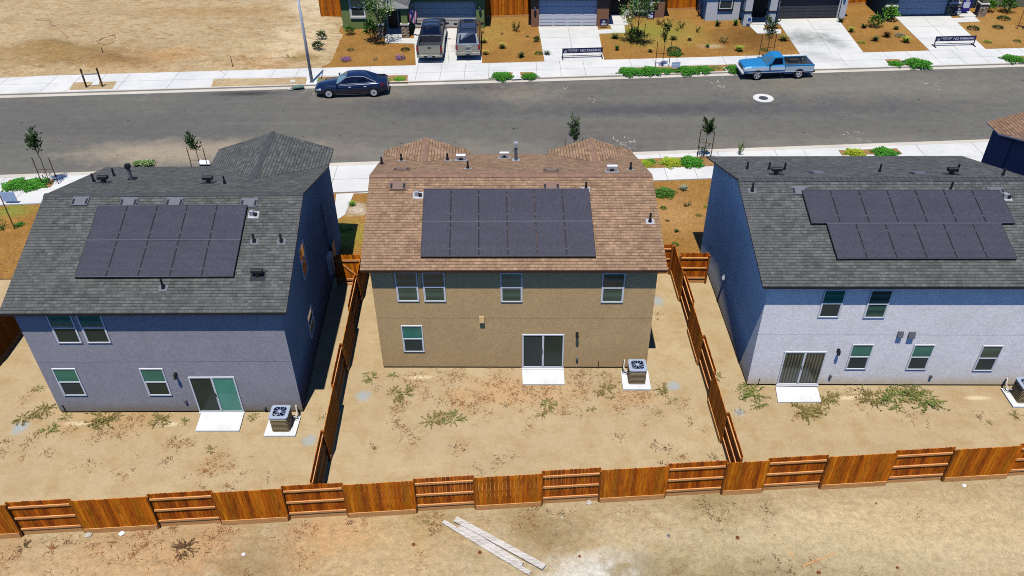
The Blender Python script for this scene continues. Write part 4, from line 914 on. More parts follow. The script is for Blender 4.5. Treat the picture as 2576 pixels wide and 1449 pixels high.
def staked_tree(px, py, h, crown, label, z=.12, stakes=((-.45, 0), (.45, .05)), mat='leaf_d', sh=1.5, trunk=.022, name='young_tree', lean=(0, 0), crown_kind='oval', low=False, spread=.30, group='young trees tied to stakes', cat='young tree'):
    p = G(px, py, z) if not isinstance(px, Vector) else px
    t = thing(name, p, label, cat, group); top = p + Vector((lean[0], lean[1], h)); b = MB()
    mid = p.lerp(top, .5) + Vector((.04, .02, 0)); b.tube([p - Vector((0, 0, .1)), mid, p.lerp(top, .9)], [trunk, trunk * .8, trunk * .4], 6)
    z0, cw, n = crown; br = []
    for k in range(14):
        q = p.lerp(top, z0 / h + (1 - z0 / h) * random.uniform(0, .8)); a = random.uniform(0, 6.28); e = q + Vector((math.cos(a) * cw * spread, math.sin(a) * cw * spread, random.uniform(.35, .8) * cw)); b.tube([q, e], [trunk * .4, .004], 4); br.append((q, e))
    b.build('trunk', M['bark'], t); c = MB()
    for k in range(int(n * 1.55)):
        q, e = random.choice(br); f = random.uniform(.3, 1.05); s = q.lerp(e, f) + rv(cw * .07); d = (e - q) + rv(cw * .4); d.z = abs(d.z) * .7 + .1; leaf(c, s, d, random.uniform(.14, .27), .036)
    if low:
        for k in range(80): q = p + Vector((random.gauss(0, .18), random.gauss(0, .18), random.uniform(.05, .7))); leaf(c, q, rv(1) + Vector((0, 0, .7)), random.uniform(.1, .18), .03)
    c.build('crown', M[mat], t, fix=False)
    st = [p + Vector((sx, sy, 0)) for sx, sy in stakes]
    for q in st: b = MB(); b.tube([q - Vector((0, 0, .1)), q + Vector((0, 0, sh))], .026, 6); b.build('stake', M['dark_wood'], t)
    if len(st) > 1: b = MB(); b.tube([st[0] + Vector((0, 0, sh * .55)), st[-1] + Vector((0, 0, sh * .55))], .018, 5); b.build('cross_bar', M['dark_wood'], t)
    return t
# ------------------------------------------------------------------ houses across the street
class FarHouse:
    def __init__(s, name, label, px, py, yaw, wall):
        p = G(px, py, .12); s.F = Fr((p.x, p.y, .12), yaw); s.root = thing(name, s.F.P(0, 0, 0), label, 'house'); s.wm = wall; s.wb = MB(); s.stone = []
    def u(s, px, py, v=0.0): return s.F.loc(px, py, (0, 1, 0), v).x
    def z(s, px, py, v=0.0): return s.F.loc(px, py, (0, 1, 0), v).z
    def wall(s, u0, u1, v0, v1, z0, z1): s.wb.box(s.F, u0, u1, v0, v1, z0 - (.3 if z0 == 0 else 0), z1)
    def finish(s): s.wb.build('wall', s.wm, s.root)
    def roof(s, u0, u1, v0, v1, z, mat, pitch=.36, ov=.38, axis='u', name='roof', hip=False):
        a0, a1, b0, b1 = u0 - ov, u1 + ov, v0 - ov, v1 + ov; P = s.F.P; b = MB(); th = Vector((0, 0, .16))
        if axis == 'u': h = z + pitch * (b1 - b0) / 2; m = (b0 + b1) / 2; i = (b1 - b0) / 2 if hip else 0; r0, r1 = P(a0 + i, m, h), P(a1 - i, m, h); planes = [[P(a0, b0, z), P(a1, b0, z), r1, r0], [P(a1, b1, z), P(a0, b1, z), r0, r1]]; ends = [[P(a0, b1, z), P(a0, b0, z), r0], [P(a1, b0, z), P(a1, b1, z), r1]]
        else: h = z + pitch * (a1 - a0) / 2; m = (a0 + a1) / 2; r0, r1 = P(m, b0, h), P(m, b1, h); planes = [[P(a0, b1, z), P(a0, b0, z), r0, r1], [P(a1, b0, z), P(a1, b1, z), r1, r0]]; ends = [[P(a0, b0, z), P(a1, b0, z), r0], [P(a1, b1, z), P(a0, b1, z), r1]]
        for q in planes: w, l = (q[1] - q[0]).length, (q[3] - q[0]).length; slope_quad(b, q, [(0, 0), (w, 0), (w, l), (0, l)], .16)
        for q in ends:
            if hip: slope_quad(b, q, [(0, 0), (1, 0), (.5, 1)], .16)
            else: b.face([p - th for p in q], 1)
        b.build(name, [mat, M['trim']], s.root, fix=False)
    def garage(s, u0, u1, z1, v, mat, frame):
        b = MB(); n = 4; h = z1 / n
        for k in range(n):
            b.box(s.F, u0, u1, v, v + .05, k * h + .012, (k + 1) * h - .012)
            for c in range(4):
                w = (u1 - u0) / 4
                for q in (0, 1): b.box(s.F, u0 + c * w + .12, u0 + (c + 1) * w - .12, v - .012, v, k * h + .07 + q * h * .46, k * h + .07 + q * h * .46 + h * .30)
        d = b.build('garage_door', mat, s.root)
        b = MB(); b.box(s.F, u0 - .1, u0 - .004, v - .05, v + .05, 0, z1 + .1); b.box(s.F, u1 + .004, u1 + .1, v - .05, v + .05, 0, z1 + .1); b.box(s.F, u0 - .004, u1 + .004, v - .05, v + .05, z1 + .004, z1 + .1); b.build('door_frame', frame, d)
        b = MB(); b.box(s.F, u0, u1, v + .06, v + .1, 0, z1); b.build('door_backing', M['black'], d)
    def door(s, u0, u1, z1, v, mat, frame):
        b = MB(); b.box(s.F, u0, u1, v, v + .05, .02, z1)
        for q0, q1 in ((.15, .42), (.48, .93)):
            for c in (0, 1): w = (u1 - u0) / 2; b.box(s.F, u0 + c * w + .1, u0 + (c + 1) * w - .1, v - .012, v, z1 * q0, z1 * q1)
        d = b.build('front_door', mat, s.root)
        b = MB(); b.box(s.F, u0 - .09, u0 - .004, v - .04, v + .05, 0, z1 + .09); b.box(s.F, u1 + .004, u1 + .09, v - .04, v + .05, 0, z1 + .09); b.box(s.F, u0 - .004, u1 + .004, v - .04, v + .05, z1 + .004, z1 + .09); b.build('door_frame', frame, d)
        b = MB(); b.tube([s.F.P(u1 - .1, v - .02, 1.0), s.F.P(u1 - .1, v - .08, 1.0), s.F.P(u1 - .1, v - .08, 1.12)], .015, 6); b.build('handle', M['galv'], d)
    def column(s, u, v, w, h, stone=None, cap=None, mat=None):
        b = MB(); k = w * (.8 if stone else 1); b.box(s.F, u - k, u + k, v - k, v + k, (stone or 0), h); c = b.build('porch_column', mat or s.wm, s.root)
        if stone: b = MB(); b.box(s.F, u - w, u + w, v - w, v + w, -.3, stone); b.build('stone_base', M['stone'], c)
        if cap: b = MB(); b.box(s.F, u - w - .05, u + w + .05, v - w - .05, v + w + .05, cap - .001 if not stone else stone + .002, (cap if not stone else stone) + .11); b.build('cap', M['trim'] if stone else M['fascia_d'], c)
    def lantern(s, u, z, v=0.0):
        b = MB(); f = s.F; b.box(f, u - .07, u + .07, v - .03, v, z - .1, z + .12, 0); b.tube([f.P(u, v - .03, z + .1), f.P(u, v - .16, z + .12)], .02, 6, 0); b.tube([f.P(u, v - .16, z - .16), f.P(u, v - .16, z + .06)], [.06, .10], 6, 1); b.tube([f.P(u, v - .16, z + .06), f.P(u, v - .16, z + .16)], [.13, .02], 6, 0)
        b.build('wall_lantern', [M['black'], M['lamp']], s.root)
    def win(s, x0, x1, y0, y1, v=0.0, sill='trim', h=1.5, up='pane_u', lo='pane_d'):
        Q = wall_map(s.F, 'rear', 0, v); a0, a1 = s.u(x0, y1, v), s.u(x1, y1, v); z0 = s.z(x0, y1, v); return window(Q, s.root, a0, a1, z0, z0 + h, up, lo, 'white', sill=sill)
def make_far_houses():
    grf = shingle_material('far_grey_shingles', (90, 88, 86), (104, 102, 98), (50, 48, 48), (120, 116, 108)); brf = shingle_material('far_brown_shingles', (126, 98, 80), (144, 114, 92), (70, 52, 42), (156, 128, 104))
    # green
    H = FarHouse('green_house', 'green house with stone porch columns and a striped flag, two vehicles in its driveway', 864, 73, -1.05, stucco_material('sage_green_stucco', (122, 138, 82)))
    gl, gr, W = H.u(1042, 72), H.u(1199, 72), H.u(1219, 71); pl = H.u(946, 73)
    H.wall(0, gl - .12, 0, 12, 0, 2.9); H.wall(gl - .12, gl, 0, 1, 0, 2.9); H.wall(gr, W, 0, 1, 0, 2.9); H.wall(gl, gr, 0, 1, 2.28, 2.9); H.wall(gl - .12, W, 1, 12, 0, 2.9); H.finish()
    H.garage(gl, gr, 2.2, .22, M['trim'], M['white']); H.lantern((gr + W) / 2, 1.75); H.roof(0, W, 0, 12, 2.86, grf, ov=.34)
    H.win(884, 919, 0, 41, 0, 'trim', 1.5, 'pane_u', 'pane_s')
    c1, c2 = H.u(958, 88, -1.9), H.u(1021, 88, -1.9)
    for c in (c1, c2): H.column(c, -1.75, .32, 2.3, 1.02, 1.02)
    b = MB(); b.box(H.F, c1 - .3, c2 + .3, -2.0, -1.5, 2.3, 2.55); b.build('porch_beam', M['trim'], H.root)
    H.roof(c1 - .2, c2 + .2, -1.95, .6, 2.6, grf, .4, .25, 'v', 'porch_roof'); H.door(H.u(979, 74, -.02), H.u(1003, 74, -.02), 2.1, -.08, plain('dark_brown_door', (58, 46, 36), .5, .3), M['trim'])
    b = MB(); b.box(H.F, c1 + .33, c2 - .33, -2.1, -.0, -.2, .05); b.build('porch_floor', M['conc'], H.root)
    f = H.F; c = c2; flag = thing('flag', f.P(c + .32, -1.9, 1.9), 'faded red and white striped flag hanging by the green house porch', 'flag'); b = MB(); b.tube([f.P(c + .3, -1.75, 1.75), f.P(c + .75, -2.2, 2.75)], .014, 6); b.build('flag_pole', M['galv'], flag)
    b = MB(); cols, rws = 7, 9
    for i in range(cols):
        rows = []
        for q in range(2):
            k = i + q; rows.append([f.P(c + .50 + k * .085 - j * .01, -2.1 + .06 * math.sin(k * 1.4 + j * .5) + j * .01, 2.45 - j * .12 - k * .05) for j in range(rws + 1)])
        b.grid(rows, (lambda i: (lambda a, j: (2 if j < 4 and i < 3 else (i % 2))))(i))
    b.build('flag_cloth', [M['flag_r'], M['flag_w'], M['flag_b']], flag, fix=False)
    # brown
    H = FarHouse('brown_house', 'brown house with a white garage door, blossoming shrub before its window', 1336, 67, -1.5, stucco_material('red_brown_stucco', (150, 108, 82)))
    gl, gr, ge = H.u(1355, 66), H.u(1500, 65.5), H.u(1530, 65); W = H.u(1670, 44, 2.2); v2 = 2.2
    H.wall(0, gl, 0, 1, 0, 2.9); H.wall(gr, ge, 0, 1, 0, 2.9); H.wall(gl, gr, 0, 1, 2.28, 2.9); H.wall(0, ge, 1, 12, 0, 2.9); d0, d1 = H.u(1534, 45, v2 + .8), H.u(1563, 45, v2 + .8)
    H.wall(ge, d0 - .02, v2, 12, 0, 2.9); H.wall(d1 + .35, W, v2, 12, 0, 2.9); H.wall(d0 - .02, d1 + .35, v2 + .9, 12, 0, 2.9); H.finish()
    H.garage(gl, gr, 2.2, .16, M['white'], M['white']); b = MB(); b.box(H.F, gl - .25, gr + .2, -.12, -.002, 2.30, 2.52); b.build('garage_header', M['trim'], H.root)
    H.lantern(gl / 2, 1.6); H.roof(0, ge, 0, 12, 2.86, brf, ov=.36, axis='v'); H.roof(ge - .3, W, v2, 12, 2.84, brf, ov=.40, name='side_roof')
    H.door(d0, d1, 2.1, v2 + .84, M['fascia_d'], M['fascia_b']); H.win(1596, 1637, 0, 26, v2, 'trim', 1.4); b = MB(); q = H.u(1640, 27, v2)
    b.box(H.F, q + .12, q + .5, v2 - .05, v2 - .002, .8, 2.3); b.build('shutter', M['fascia_b'], H.root); b = MB(); b.box(H.F, H.u(1596, 27, v2) - .5, H.u(1596, 27, v2) - .12, v2 - .05, v2 - .002, .8, 2.3); b.build('shutter', M['fascia_b'], H.root)
    b = MB(); b.box(H.F, ge + .02, d1 + .3, v2 - 1.9, v2 + .8, -.2, .04); b.build('porch_floor', M['conc'], H.root)
    # white
    H = FarHouse('white_far_house', 'white house across the street with a charcoal garage door', 1773, 52, 1.2, stucco_material('off_white_stucco', (206, 204, 204)))
    we = H.u(1857, 50); gl, gr, W = H.u(1955, 48.5), H.u(2103, 47), H.u(2124, 46); d0, d1 = H.u(1890, 49, .5), H.u(1922, 49, .5)
    H.wall(0, we, 0, 12, 0, 2.9); H.wall(we, gl - .1, .6, 12, 0, 2.9); H.wall(gl - .1, gl, 0, 1, 0, 2.9); H.wall(gr, W, 0, 1, 0, 2.9); H.wall(gl, gr, 0, 1, 2.28, 2.9); H.wall(gl - .1, W, 1, 12, 0, 2.9); H.finish()
    H.garage(gl, gr, 2.2, .14, plain('charcoal_door', (66, 68, 74), .6, .3), M['fascia_d']); H.lantern((gr + W) / 2, 2.0); H.roof(0, we, 0, 12, 2.86, grf, ov=.34, axis='v'); H.roof(we - .2, W, 0, 12, 2.84, grf, ov=.34, name='side_roof')
    H.win(1808, 1841, 0, 22, 0, 'fascia_d', 1.4, 'pane_u', 'pane_s')
    for x in (1876, 1937): H.column(H.u(x, 61.5, -1.35), -1.2, .30, 2.5, None, 1.15)
    H.door(d0, d1, 2.1, .54, M['fascia_d'], M['fascia_d']); b = MB(); b.box(H.F, H.u(1890, 58, -1.), gl - .02, -1.3, .5, -.2, .04); b.build('porch_floor', M['conc'], H.root)
    b = MB(); b.box(H.F, H.u(1876, 61, -1.3) - .35, gl - .12, -1.55, -.02, 2.5, 2.75); b.build('porch_beam', H.wm, H.root)
    b = MB(); b.tube([H.F.P(gr + .14, -.03, 0), H.F.P(gr + .14, -.03, 2.8)], .035, 6); b.build('downpipe', M['fascia_d'], H.root)
    # grey green with stone
    H = FarHouse('stone_trimmed_house', 'olive grey house with stone piers, white garage door and a purple banner', 2222, 47, -.2, stucco_material('olive_grey_stucco', (118, 116, 96)))
    gl, gr, ge = H.u(2252, 44), H.u(2389, 40), H.u(2400, 40); W = H.u(2590, 20, 2.4); d0, d1 = H.u(2434, 28, 1.8), H.u(2458, 28, 1.8); v0 = .8
    H.wall(0, gl, v0 - .7, 1.8, 0, 2.9); H.wall(gr, ge + .6, v0, 1.8, 0, 2.9); H.wall(gl, gr, v0, 1.8, 2.25, 2.9); H.wall(0, ge, 1.8, 12, 0, 2.9); H.wall(ge, W, 2.6, 12, 0, 2.9); H.finish()
    H.garage(gl, gr, 2.2, v0 + .14, M['white'], M['white'])
    b = MB(); b.box(H.F, .0 - .03, gl - .02, v0 - .78, v0 - .70, -.3, 1.0); b.build('stone_base', M['stone'], H.root); b = MB(); b.box(H.F, gr + .02, ge + .62, v0 - .09, v0 - .003, -.3, 1.0); b.build('stone_base', M['stone'], H.root)
    b = MB(); b.box(H.F, -.06, gl - .0, v0 - .82, v0 - .69, 1.004, 1.1); b.build('stone_cap', M['white'], H.root); b = MB(); b.box(H.F, gr + .0, ge + .66, v0 - .13, v0 - .002, 1.004, 1.1); b.build('stone_cap', M['white'], H.root)
    q = wall_map(H.F, 'rear', 0, v0); window(q, H.root, gr + .22, ge + .5, 1.16, 2.4, 'pane_s', 'pane_s')
    H.column(H.u(2467, 34, .4), .5, .34, 2.6, 1.05, 1.05); H.door(d0, d1, 2.1, 2.52, plain('slate_blue_door', (52, 64, 84), .5, .3), M['fascia_d']); H.roof(0, ge, 0, 12, 2.86, grf, ov=.34, axis='v'); H.roof(ge - .3, W, 2.4, 12, 2.84, grf, ov=.34, name='side_roof')
    b = MB(); b.box(H.F, ge + .68, H.u(2455, 34, .5), .3, 2.5, -.2, .04); b.build('porch_floor', M['conc'], H.root)
    # fences between them
    g = 'fences between the houses across the street'
    def ff(x0, y0, x1, y1, label, n): a, b_ = G(x0, y0, .1), G(x1, y1, .1); L = (b_ - a).length; d = b_ - a; fence('wooden_fence', a, b_, [L * i / n for i in range(n + 1)], label, 'front', 1.85, g, alt=False)
    ff(809, 44, 860, 44, 'wooden fence left of the green house beside the empty lot', 1); ff(1221, 44, 1338, 40, 'wooden fence between the green house and the brown house', 3)
    ff(1669, 25, 1764, 22, 'wooden fence between the brown house and the white house', 2); ff(2128, 12, 2186, 9, 'wooden fence between the white house and the stone trimmed house', 1); ff(2540, 8, 2640, 5, 'wooden fence right of the stone trimmed house', 2)
# ------------------------------------------------------------------ vehicles (u forward, v left)
def loft(b, F, st, mi, crown=.03):
    rows = []
    for (u, zb, zt, w) in st:
        h = [(w * .80, zb), (w * .985, zb + .13), (w * 1.0, zb + .52 * (zt - zb)), (w * .965, zt - .09), (w * .86, zt - .005), (0, zt + crown)]
        rows.append([F.P(u, a, z) for a, z in h] + [F.P(u, -a, z) for a, z in reversed(h[:-1])])
    b.grid(rows, (lambda a, c: mi[min(c, 9 - c)]) if isinstance(mi, (list, tuple)) else mi)
    b.face(rows[0], mi[2] if isinstance(mi, (list, tuple)) else mi); b.face(rows[-1], mi[2] if isinstance(mi, (list, tuple)) else mi)
def inset(pts, a, b_, t, bt=None):
    A, B, C, D = pts; f = lambda s, r: (A.lerp(B, s)).lerp(D.lerp(C, s), r); bt = b_ if bt is None else bt
    return [f(a, b_), f(1 - a, b_), f(1 - a, 1 - bt), f(a, 1 - bt)]
def pane(root, name, quad, mat, out, off=.008):
    n = (quad[1] - quad[0]).cross(quad[3] - quad[0]).normalized()
    if n.dot(out) < 0: n = -n
    b = MB(); q = [p + n * off for p in quad]; b.prism([p - n * .012 for p in q], n * .012); b.build(name, mat, root)
def wheel(root, F, u, v, r, w, rim='chrome', spokes=5):
    s = 1 if v > 0 else -1; b = MB(); N = 22
    prof = [(r * .62, 0), (r * .93, 0), (r, .03), (r, w - .03), (r * .93, w), (r * .62, w)]
    b.grid([[F.P(u + q * math.cos(2 * math.pi * k / N), v - s * d, r + q * math.sin(2 * math.pi * k / N)) for k in range(N + 1)] for q, d in prof + [prof[0]]]); 
    t = b.build('wheel', M['rubber'], root, smooth=True); c = MB()
    c.grid([[F.P(u + q * math.cos(2 * math.pi * k / N), v - s * d, r + q * math.sin(2 * math.pi * k / N)) for k in range(N + 1)] for q, d in ((r * .66, -.001), (r * .58, -.004), (r * .57, .05))], 0)
    c.face([F.P(u + r * .57 * math.cos(2 * math.pi * k / N), v - s * .05, r + r * .57 * math.sin(2 * math.pi * k / N)) for k in range(N)], 1)
    for k in range(spokes):
        a = 2 * math.pi * k / spokes + .3; ca, sa = math.cos(a), math.sin(a); o = .055 * r / .33
        c.prism([F.P(u + ca * q - sa * e, v - s * .045, r + sa * q + ca * e) for q, e in ((0, -o), (r * .6, -o * .7), (r * .6, o * .7), (0, o))], F.P(0, s * .05, 0) - F.P(0, 0, 0), 0)
    c.build('rim', [M[rim], M['black']], t)
def arch(b, F, u, v, r, zb, mi=0):
    s = 1 if v > 0 else -1; pts = []
    for k in range(15):
        a = R(-12 + 204 * k / 14); pts.append(F.P(u + r * math.cos(a), v, max(zb, .33 + r * math.sin(a))))
    b.prism(pts, F.P(0, -s * .2, 0) - F.P(0, 0, 0), mi)
def bx(root, F, name, mat, *a, bevel=.02):
    b = MB(); b.box(F, *a); return b.build(name, mat, root, bevel=bevel)
def glasshouse(root, F, paint, gl, front, roof_f, roof_r, rear, sides, glf=None, back_glass=True):
    "front/rear: (u, half width, z) of glass feet; roof_f/roof_r: (u, half width, z)"
    P = F.P; fl, frr = P(front[0], front[1], front[2]), P(front[0], -front[1], front[2]); rl, rr = P(roof_f[0], roof_f[1], roof_f[2]), P(roof_f[0], -roof_f[1], roof_f[2])
    bl, br = P(roof_r[0], roof_r[1], roof_r[2]), P(roof_r[0], -roof_r[1], roof_r[2]); el, er = P(rear[0], rear[1], rear[2]), P(rear[0], -rear[1], rear[2])
    b = MB(); N = 6
    rows = []
    for k in range(N + 1):
        f = k / N; row = []
        for j in range(7):
            g = j / 6; q = rl.lerp(rr, g).lerp(bl.lerp(br, g), f); q = q + Vector((0, 0, .045 * (1 - (2 * g - 1) ** 2) + .03 * math.sin(math.pi * f) - .012)); row.append(q)
        rows.append(row)
    b.grid(rows); b.face([fl, frr, rows[0][-1]] + rows[0][-2::-1]); b.face([er, el] + rows[-1]); b.face([fl] + [r_[0] for r_ in rows] + [el]); b.face([er] + [r_[-1] for r_ in reversed(rows)] + [frr])
    b.build('cab', paint, root, bevel=.02)
    pane(root, 'windscreen', inset([fl, frr, rr, rl], .07, .06, 0), glf or gl, F.u + Vector((0, 0, .5)))
    if back_glass: pane(root, 'rear_window', inset([er, el, bl, br], .09, .12, 0), gl, -F.u + Vector((0, 0, .3)))
    for s, A, B, C, D in ((1, fl, el, bl, rl), (-1, frr, er, br, rr)):
        for (a0, a1) in sides:
            lo0, lo1 = A.lerp(B, a0[0]), A.lerp(B, a1[0]); hi0, hi1 = D.lerp(C, a0[1]), D.lerp(C, a1[1])
            pane(root, 'side_window', inset([lo0, lo1, hi1, hi0], .03, .10, 0, .09), gl, F.v * s)
def mirrors(root, F, u, v, z, mat, w=.2):
    for s in (1, -1): b = MB(); b.box(F, u - .05, u + .07, s * v, s * (v + w), z, z + .15); b.build('mirror', mat, root, bevel=.03)
def make_vehicles():
    # sedan
    p = G(884, 245); F = Fr((p.x, p.y + .86, .006), 182.6); t = thing('parked_sedan', F.P(0, 0, 0), 'dark blue sedan parked at the far kerb beside the lamp post', 'car'); PT = M['blueblack']; b = MB()
    st = [(2.62, .36, .60, .52), (2.55, .27, .70, .72), (2.32, .22, .78, .86), (1.75, .22, .86, .93), (.95, .22, .95, .95), (.1, .22, .98, .955), (-1.2, .22, 1.02, .955), (-1.9, .24, 1.05, .93), (-2.35, .30, 1.05, .84), (-2.55, .40, .98, .76), (-2.62, .5, .8, .68)]
    loft(b, F, st, 0); b.build('body', PT, t, smooth=True); b = MB()
    for u in (1.60, -1.62):
        for v in (.955, -.955): arch(b, F, u, v, .41, .24)
    b.build('wheel_arch', M['black'], t)
    for u in (1.60, -1.62):
        for v in (.965, -.965): wheel(t, F, u, v, .345, .22, 'chrome', 10)
    glasshouse(t, F, PT, M['carglass'], (1.05, .80, .95), (.25, .60, 1.44), (-.98, .60, 1.45), (-1.95, .72, 1.03), [((.12, .02), (.46, .50)), ((.48, .53), (.80, .98))], M['carglass_l'])
    for s in (1, -1):
        pane(t, 'headlight', [F.P(2.46, s * .76, .56), F.P(2.1, s * .91, .60), F.P(2.1, s * .89, .74), F.P(2.44, s * .70, .66)], M['lamp'], F.u + F.v * s, .03)
        pane(t, 'taillight', [F.P(-2.60, s * .62, .74), F.P(-2.16, s * .90, .80), F.P(-2.2, s * .86, 1.0), F.P(-2.56, s * .66, .96)], M['red'], -F.u + F.v * s, .035)
    b = MB()
    for s in (1, -1): b.tube([F.P(1.0, s * .815, .975), F.P(.28, s * .63, 1.425), F.P(-.3, s * .625, 1.455), F.P(-.98, s * .62, 1.44), F.P(-1.85, s * .745, 1.06)], .014, 5); b.tube([F.P(.75, s * .835, .99), F.P(-1.8, s * .79, 1.045)], .012, 5)
    b.build('window_trim', M['chrome'], t)
    mirrors(t, F, .95, .88, .96, PT); bx(t, F, 'bumper', M['black'], 2.50, 2.64, -.5, .5, .28, .42); bx(t, F, 'bumper', PT, -2.66, -2.5, -.66, .66, .34, .55)
    b = MB()
    for s in (1, -1): b.box(F, -1.15, 1.15, s * .955, s * .968, .255, .278)
    b.build('side_trim', M['greyvent'], t); b = MB()
    for s in (1, -1):
        for u in (.05, -1.05): b.box(F, u - .1, u + .1, s * .94, s * .985, .80, .825)
    b.build('door_handle', M['chrome'], t)
    # small blue pickup
    p = G(1953, 199); F = Fr((p.x, p.y + .80, .006), 183.2); t = thing('parked_pickup', F.P(0, 0, 0), 'faded two-tone blue pickup truck parked at the far kerb', 'pickup truck'); b = MB()
    mi = [2, 2, 1, 0, 0]
    st = [(2.62, .42, .90, .74), (2.56, .40, .98, .84), (2.1, .38, 1.04, .88), (1.1, .38, 1.07, .89), (.2, .38, 1.07, .89), (-.42, .38, 1.07, .89)]
    loft(b, F, st, mi, .025); b.build('body', [M['blue_u'], M['blue_s'], M['blue_l']], t, smooth=False)
    b = MB()
    for s in (1, -1):
        for (z0, z1, m, w) in ((.42, .58, 2, .87), (.58, .96, 1, .89), (.96, 1.08, 0, .885)): b.box(F, -2.62, -.46, s * w, s * (w - .1), z0, z1, m)
    b.box(F, -2.62, -2.56, -.78, .78, .58, 1.08, 1); b.box(F, -.52, -.46, -.78, .78, .58, 1.08, 0)
    bed = b.build('bed', [M['blue_u'], M['blue_s'], M['blue_l']], t, bevel=.015); b = MB(); b.box(F, -2.55, -.53, -.78, .78, .52, .66)
    for s in (1, -1): b.box(F, -1.95, -1.25, s * .78, s * .52, .66, .90); b.box(F, -2.55, -.53, s * .789, s * .781, .67, 1.06)
    b.build('bed_liner', M['bed'], bed); b = MB(); b.box(F, -2.2, -2.1, -.5, -.3, .66, 1.0); b.box(F, -2.4, -2.3, -.72, -.66, .66, 1.05); b.build('bed_rack', M['greyvent'], bed)
    b = MB()
    for u in (1.58, -1.56):
        for v in (.895, -.895): arch(b, F, u, v, .44, .40)
    b.build('wheel_arch', M['black'], t)
    for u in (1.58, -1.56):
        for v in (.90, -.90): wheel(t, F, u, v, .35, .23, 'chrome', 4)
    glasshouse(t, F, M['blue_u'], M['carglass'], (1.0, .80, 1.06), (.38, .64, 1.60), (-.28, .64, 1.61), (-.42, .76, 1.07), [((.22, .06), (.90, .90))], M['carglass_l'])
    for s in (1, -1):
        bx(t, F, 'headlight', M['lamp'], 2.55, 2.635, s * .48, s * .80, .74, .90); bx(t, F, 'taillight', M['red'], -2.63, -2.55, s * .80, s * .888, .70, .95)
    bx(t, F, 'grille', M['black'], 2.56, 2.64, -.44, .44, .70, .92); bx(t, F, 'bumper', M['chrome'], 2.60, 2.76, -.84, .84, .46, .62); bx(t, F, 'bumper', M['black'], -2.78, -2.63, -.80, .80, .44, .58); mirrors(t, F, .72, .86, 1.08, M['black'], .16)
    b = MB(); b.box(F, -2.6, 2.3, .888, .902, .565, .60); b.box(F, -2.6, 2.3, -.888, -.902, .565, .60); b.build('side_trim', M['lamp'], t); bx(t, F, 'tailgate', M['blue_s'], -2.645, -2.622, -.74, .74, .62, 1.06)
    # crew cab pickup in the drive
    p = G(1082, 158, .12); F = Fr((p.x, p.y + 3.02 * 1.13, .13), 90.2); F.su, F.sz = 1.13, 1.05; t = thing('driveway_pickup', F.P(0, 0, 0), 'pewter pickup truck in the green house driveway, its open bed towards the street', 'pickup truck'); PT = M['pewter']; b = MB()
    loft(b, F, [(2.95, .5, 1.02, .82), (2.88, .46, 1.12, .94), (2.4, .45, 1.2, 1.0), (1.5, .45, 1.25, 1.01), (0, .45, 1.26, 1.01), (-.95, .45, 1.26, 1.01)], 0); b.build('body', PT, t, smooth=False, bevel=.02); b = MB()
    for s in (1, -1): b.box(F, -2.98, -.98, s * 1.01, s * .85, .48, 1.26)
    b.box(F, -1.06, -.98, -.85, .85, .5, 1.26); bed = b.build('bed', PT, t, bevel=.025); b = MB(); b.box(F, -2.9, -1.07, -.845, .845, .66, .76)
    for k in range(9): b.box(F, -2.9, -1.07, -.78 + k * .19, -.70 + k * .19, .76, .785)
    for s in (1, -1): b.box(F, -2.25, -1.5, s * .845, s * .62, .76, .95); b.box(F, -2.98, -.98, s * .99, s * .84, 1.263, 1.285)
    b.box(F, -1.069, -1.062, -.84, .84, .77, 1.24); b.build('bed_liner', M['bed'], bed)
    g = bx(t, F, 'tailgate', M['tan'], -3.02, -2.93, -.84, .84, .62, 1.27); h = MB(); h.box(F, -3.04, -3.018, -.12, .12, 1.08, 1.17); h.build('handle', M['black'], g); 
    for s in (1, -1): bx(t, F, 'taillight', M['red'], -3.01, -2.90, s * .865, s * 1.015, .78, 1.16)
    bm_ = bx(t, F, 'bumper', M['tan'], -3.20, -3.02, -.98, .98, .46, .64); h = MB(); h.box(F, -3.215, -3.198, -.16, .16, .50, .60); h.build('number_plate', M['actop'], bm_); h = MB(); h.box(F, -3.21, -3.199, -.42, -.2, .48, .62); h.box(F, -3.21, -3.199, .2, .42, .48, .62); h.build('bumper_step', M['black'], bm_)
    glasshouse(t, F, PT, M['carglass'], (1.45, .90, 1.25), (.75, .72, 1.86), (-.65, .72, 1.87), (-.95, .86, 1.26), [((.16, .05), (.52, .50)), ((.54, .53), (.92, .95))]); b = MB()
    b.grid([[F.P(.55 - 1.05 * k / 4, -.52 + 1.04 * j / 4, 1.897 + .022 * (1 - (j / 2 - 1) ** 2)) for j in range(5)] for k in range(5)]); b.build('roof_reflection', plain('painted_blue_reflection', (60, 84, 118), .25, .5, .2, .6), t, fix=False)  # blue patch over the cab roof: a reflection put into the colour
    mirrors(t, F, 1.1, .98, 1.3, M['black'], .32)
    for u in (1.95, -1.95):
        for v in (1.0, -1.0): wheel(t, F, u, v, .40, .27, 'chrome', 5)
    # suv
    p = G(1177, 152.5, .12); F = Fr((p.x, p.y + 2.72 * 1.14, .13), 90.6); F.su, F.sz = 1.14, 1.04; t = thing('driveway_suv', F.P(0, 0, 0), 'silver grey sport utility vehicle with roof rack in the green house driveway', 'car'); PT = M['steel']; b = MB()
    loft(b, F, [(2.62, .5, .98, .80), (2.54, .44, 1.08, .92), (2.1, .42, 1.15, .98), (1.3, .42, 1.2, .99), (0, .42, 1.2, .995), (-2.2, .42, 1.2, .985), (-2.55, .46, 1.18, .93), (-2.62, .5, 1.1, .9)], 0); b.build('body', PT, t, smooth=False, bevel=.02)
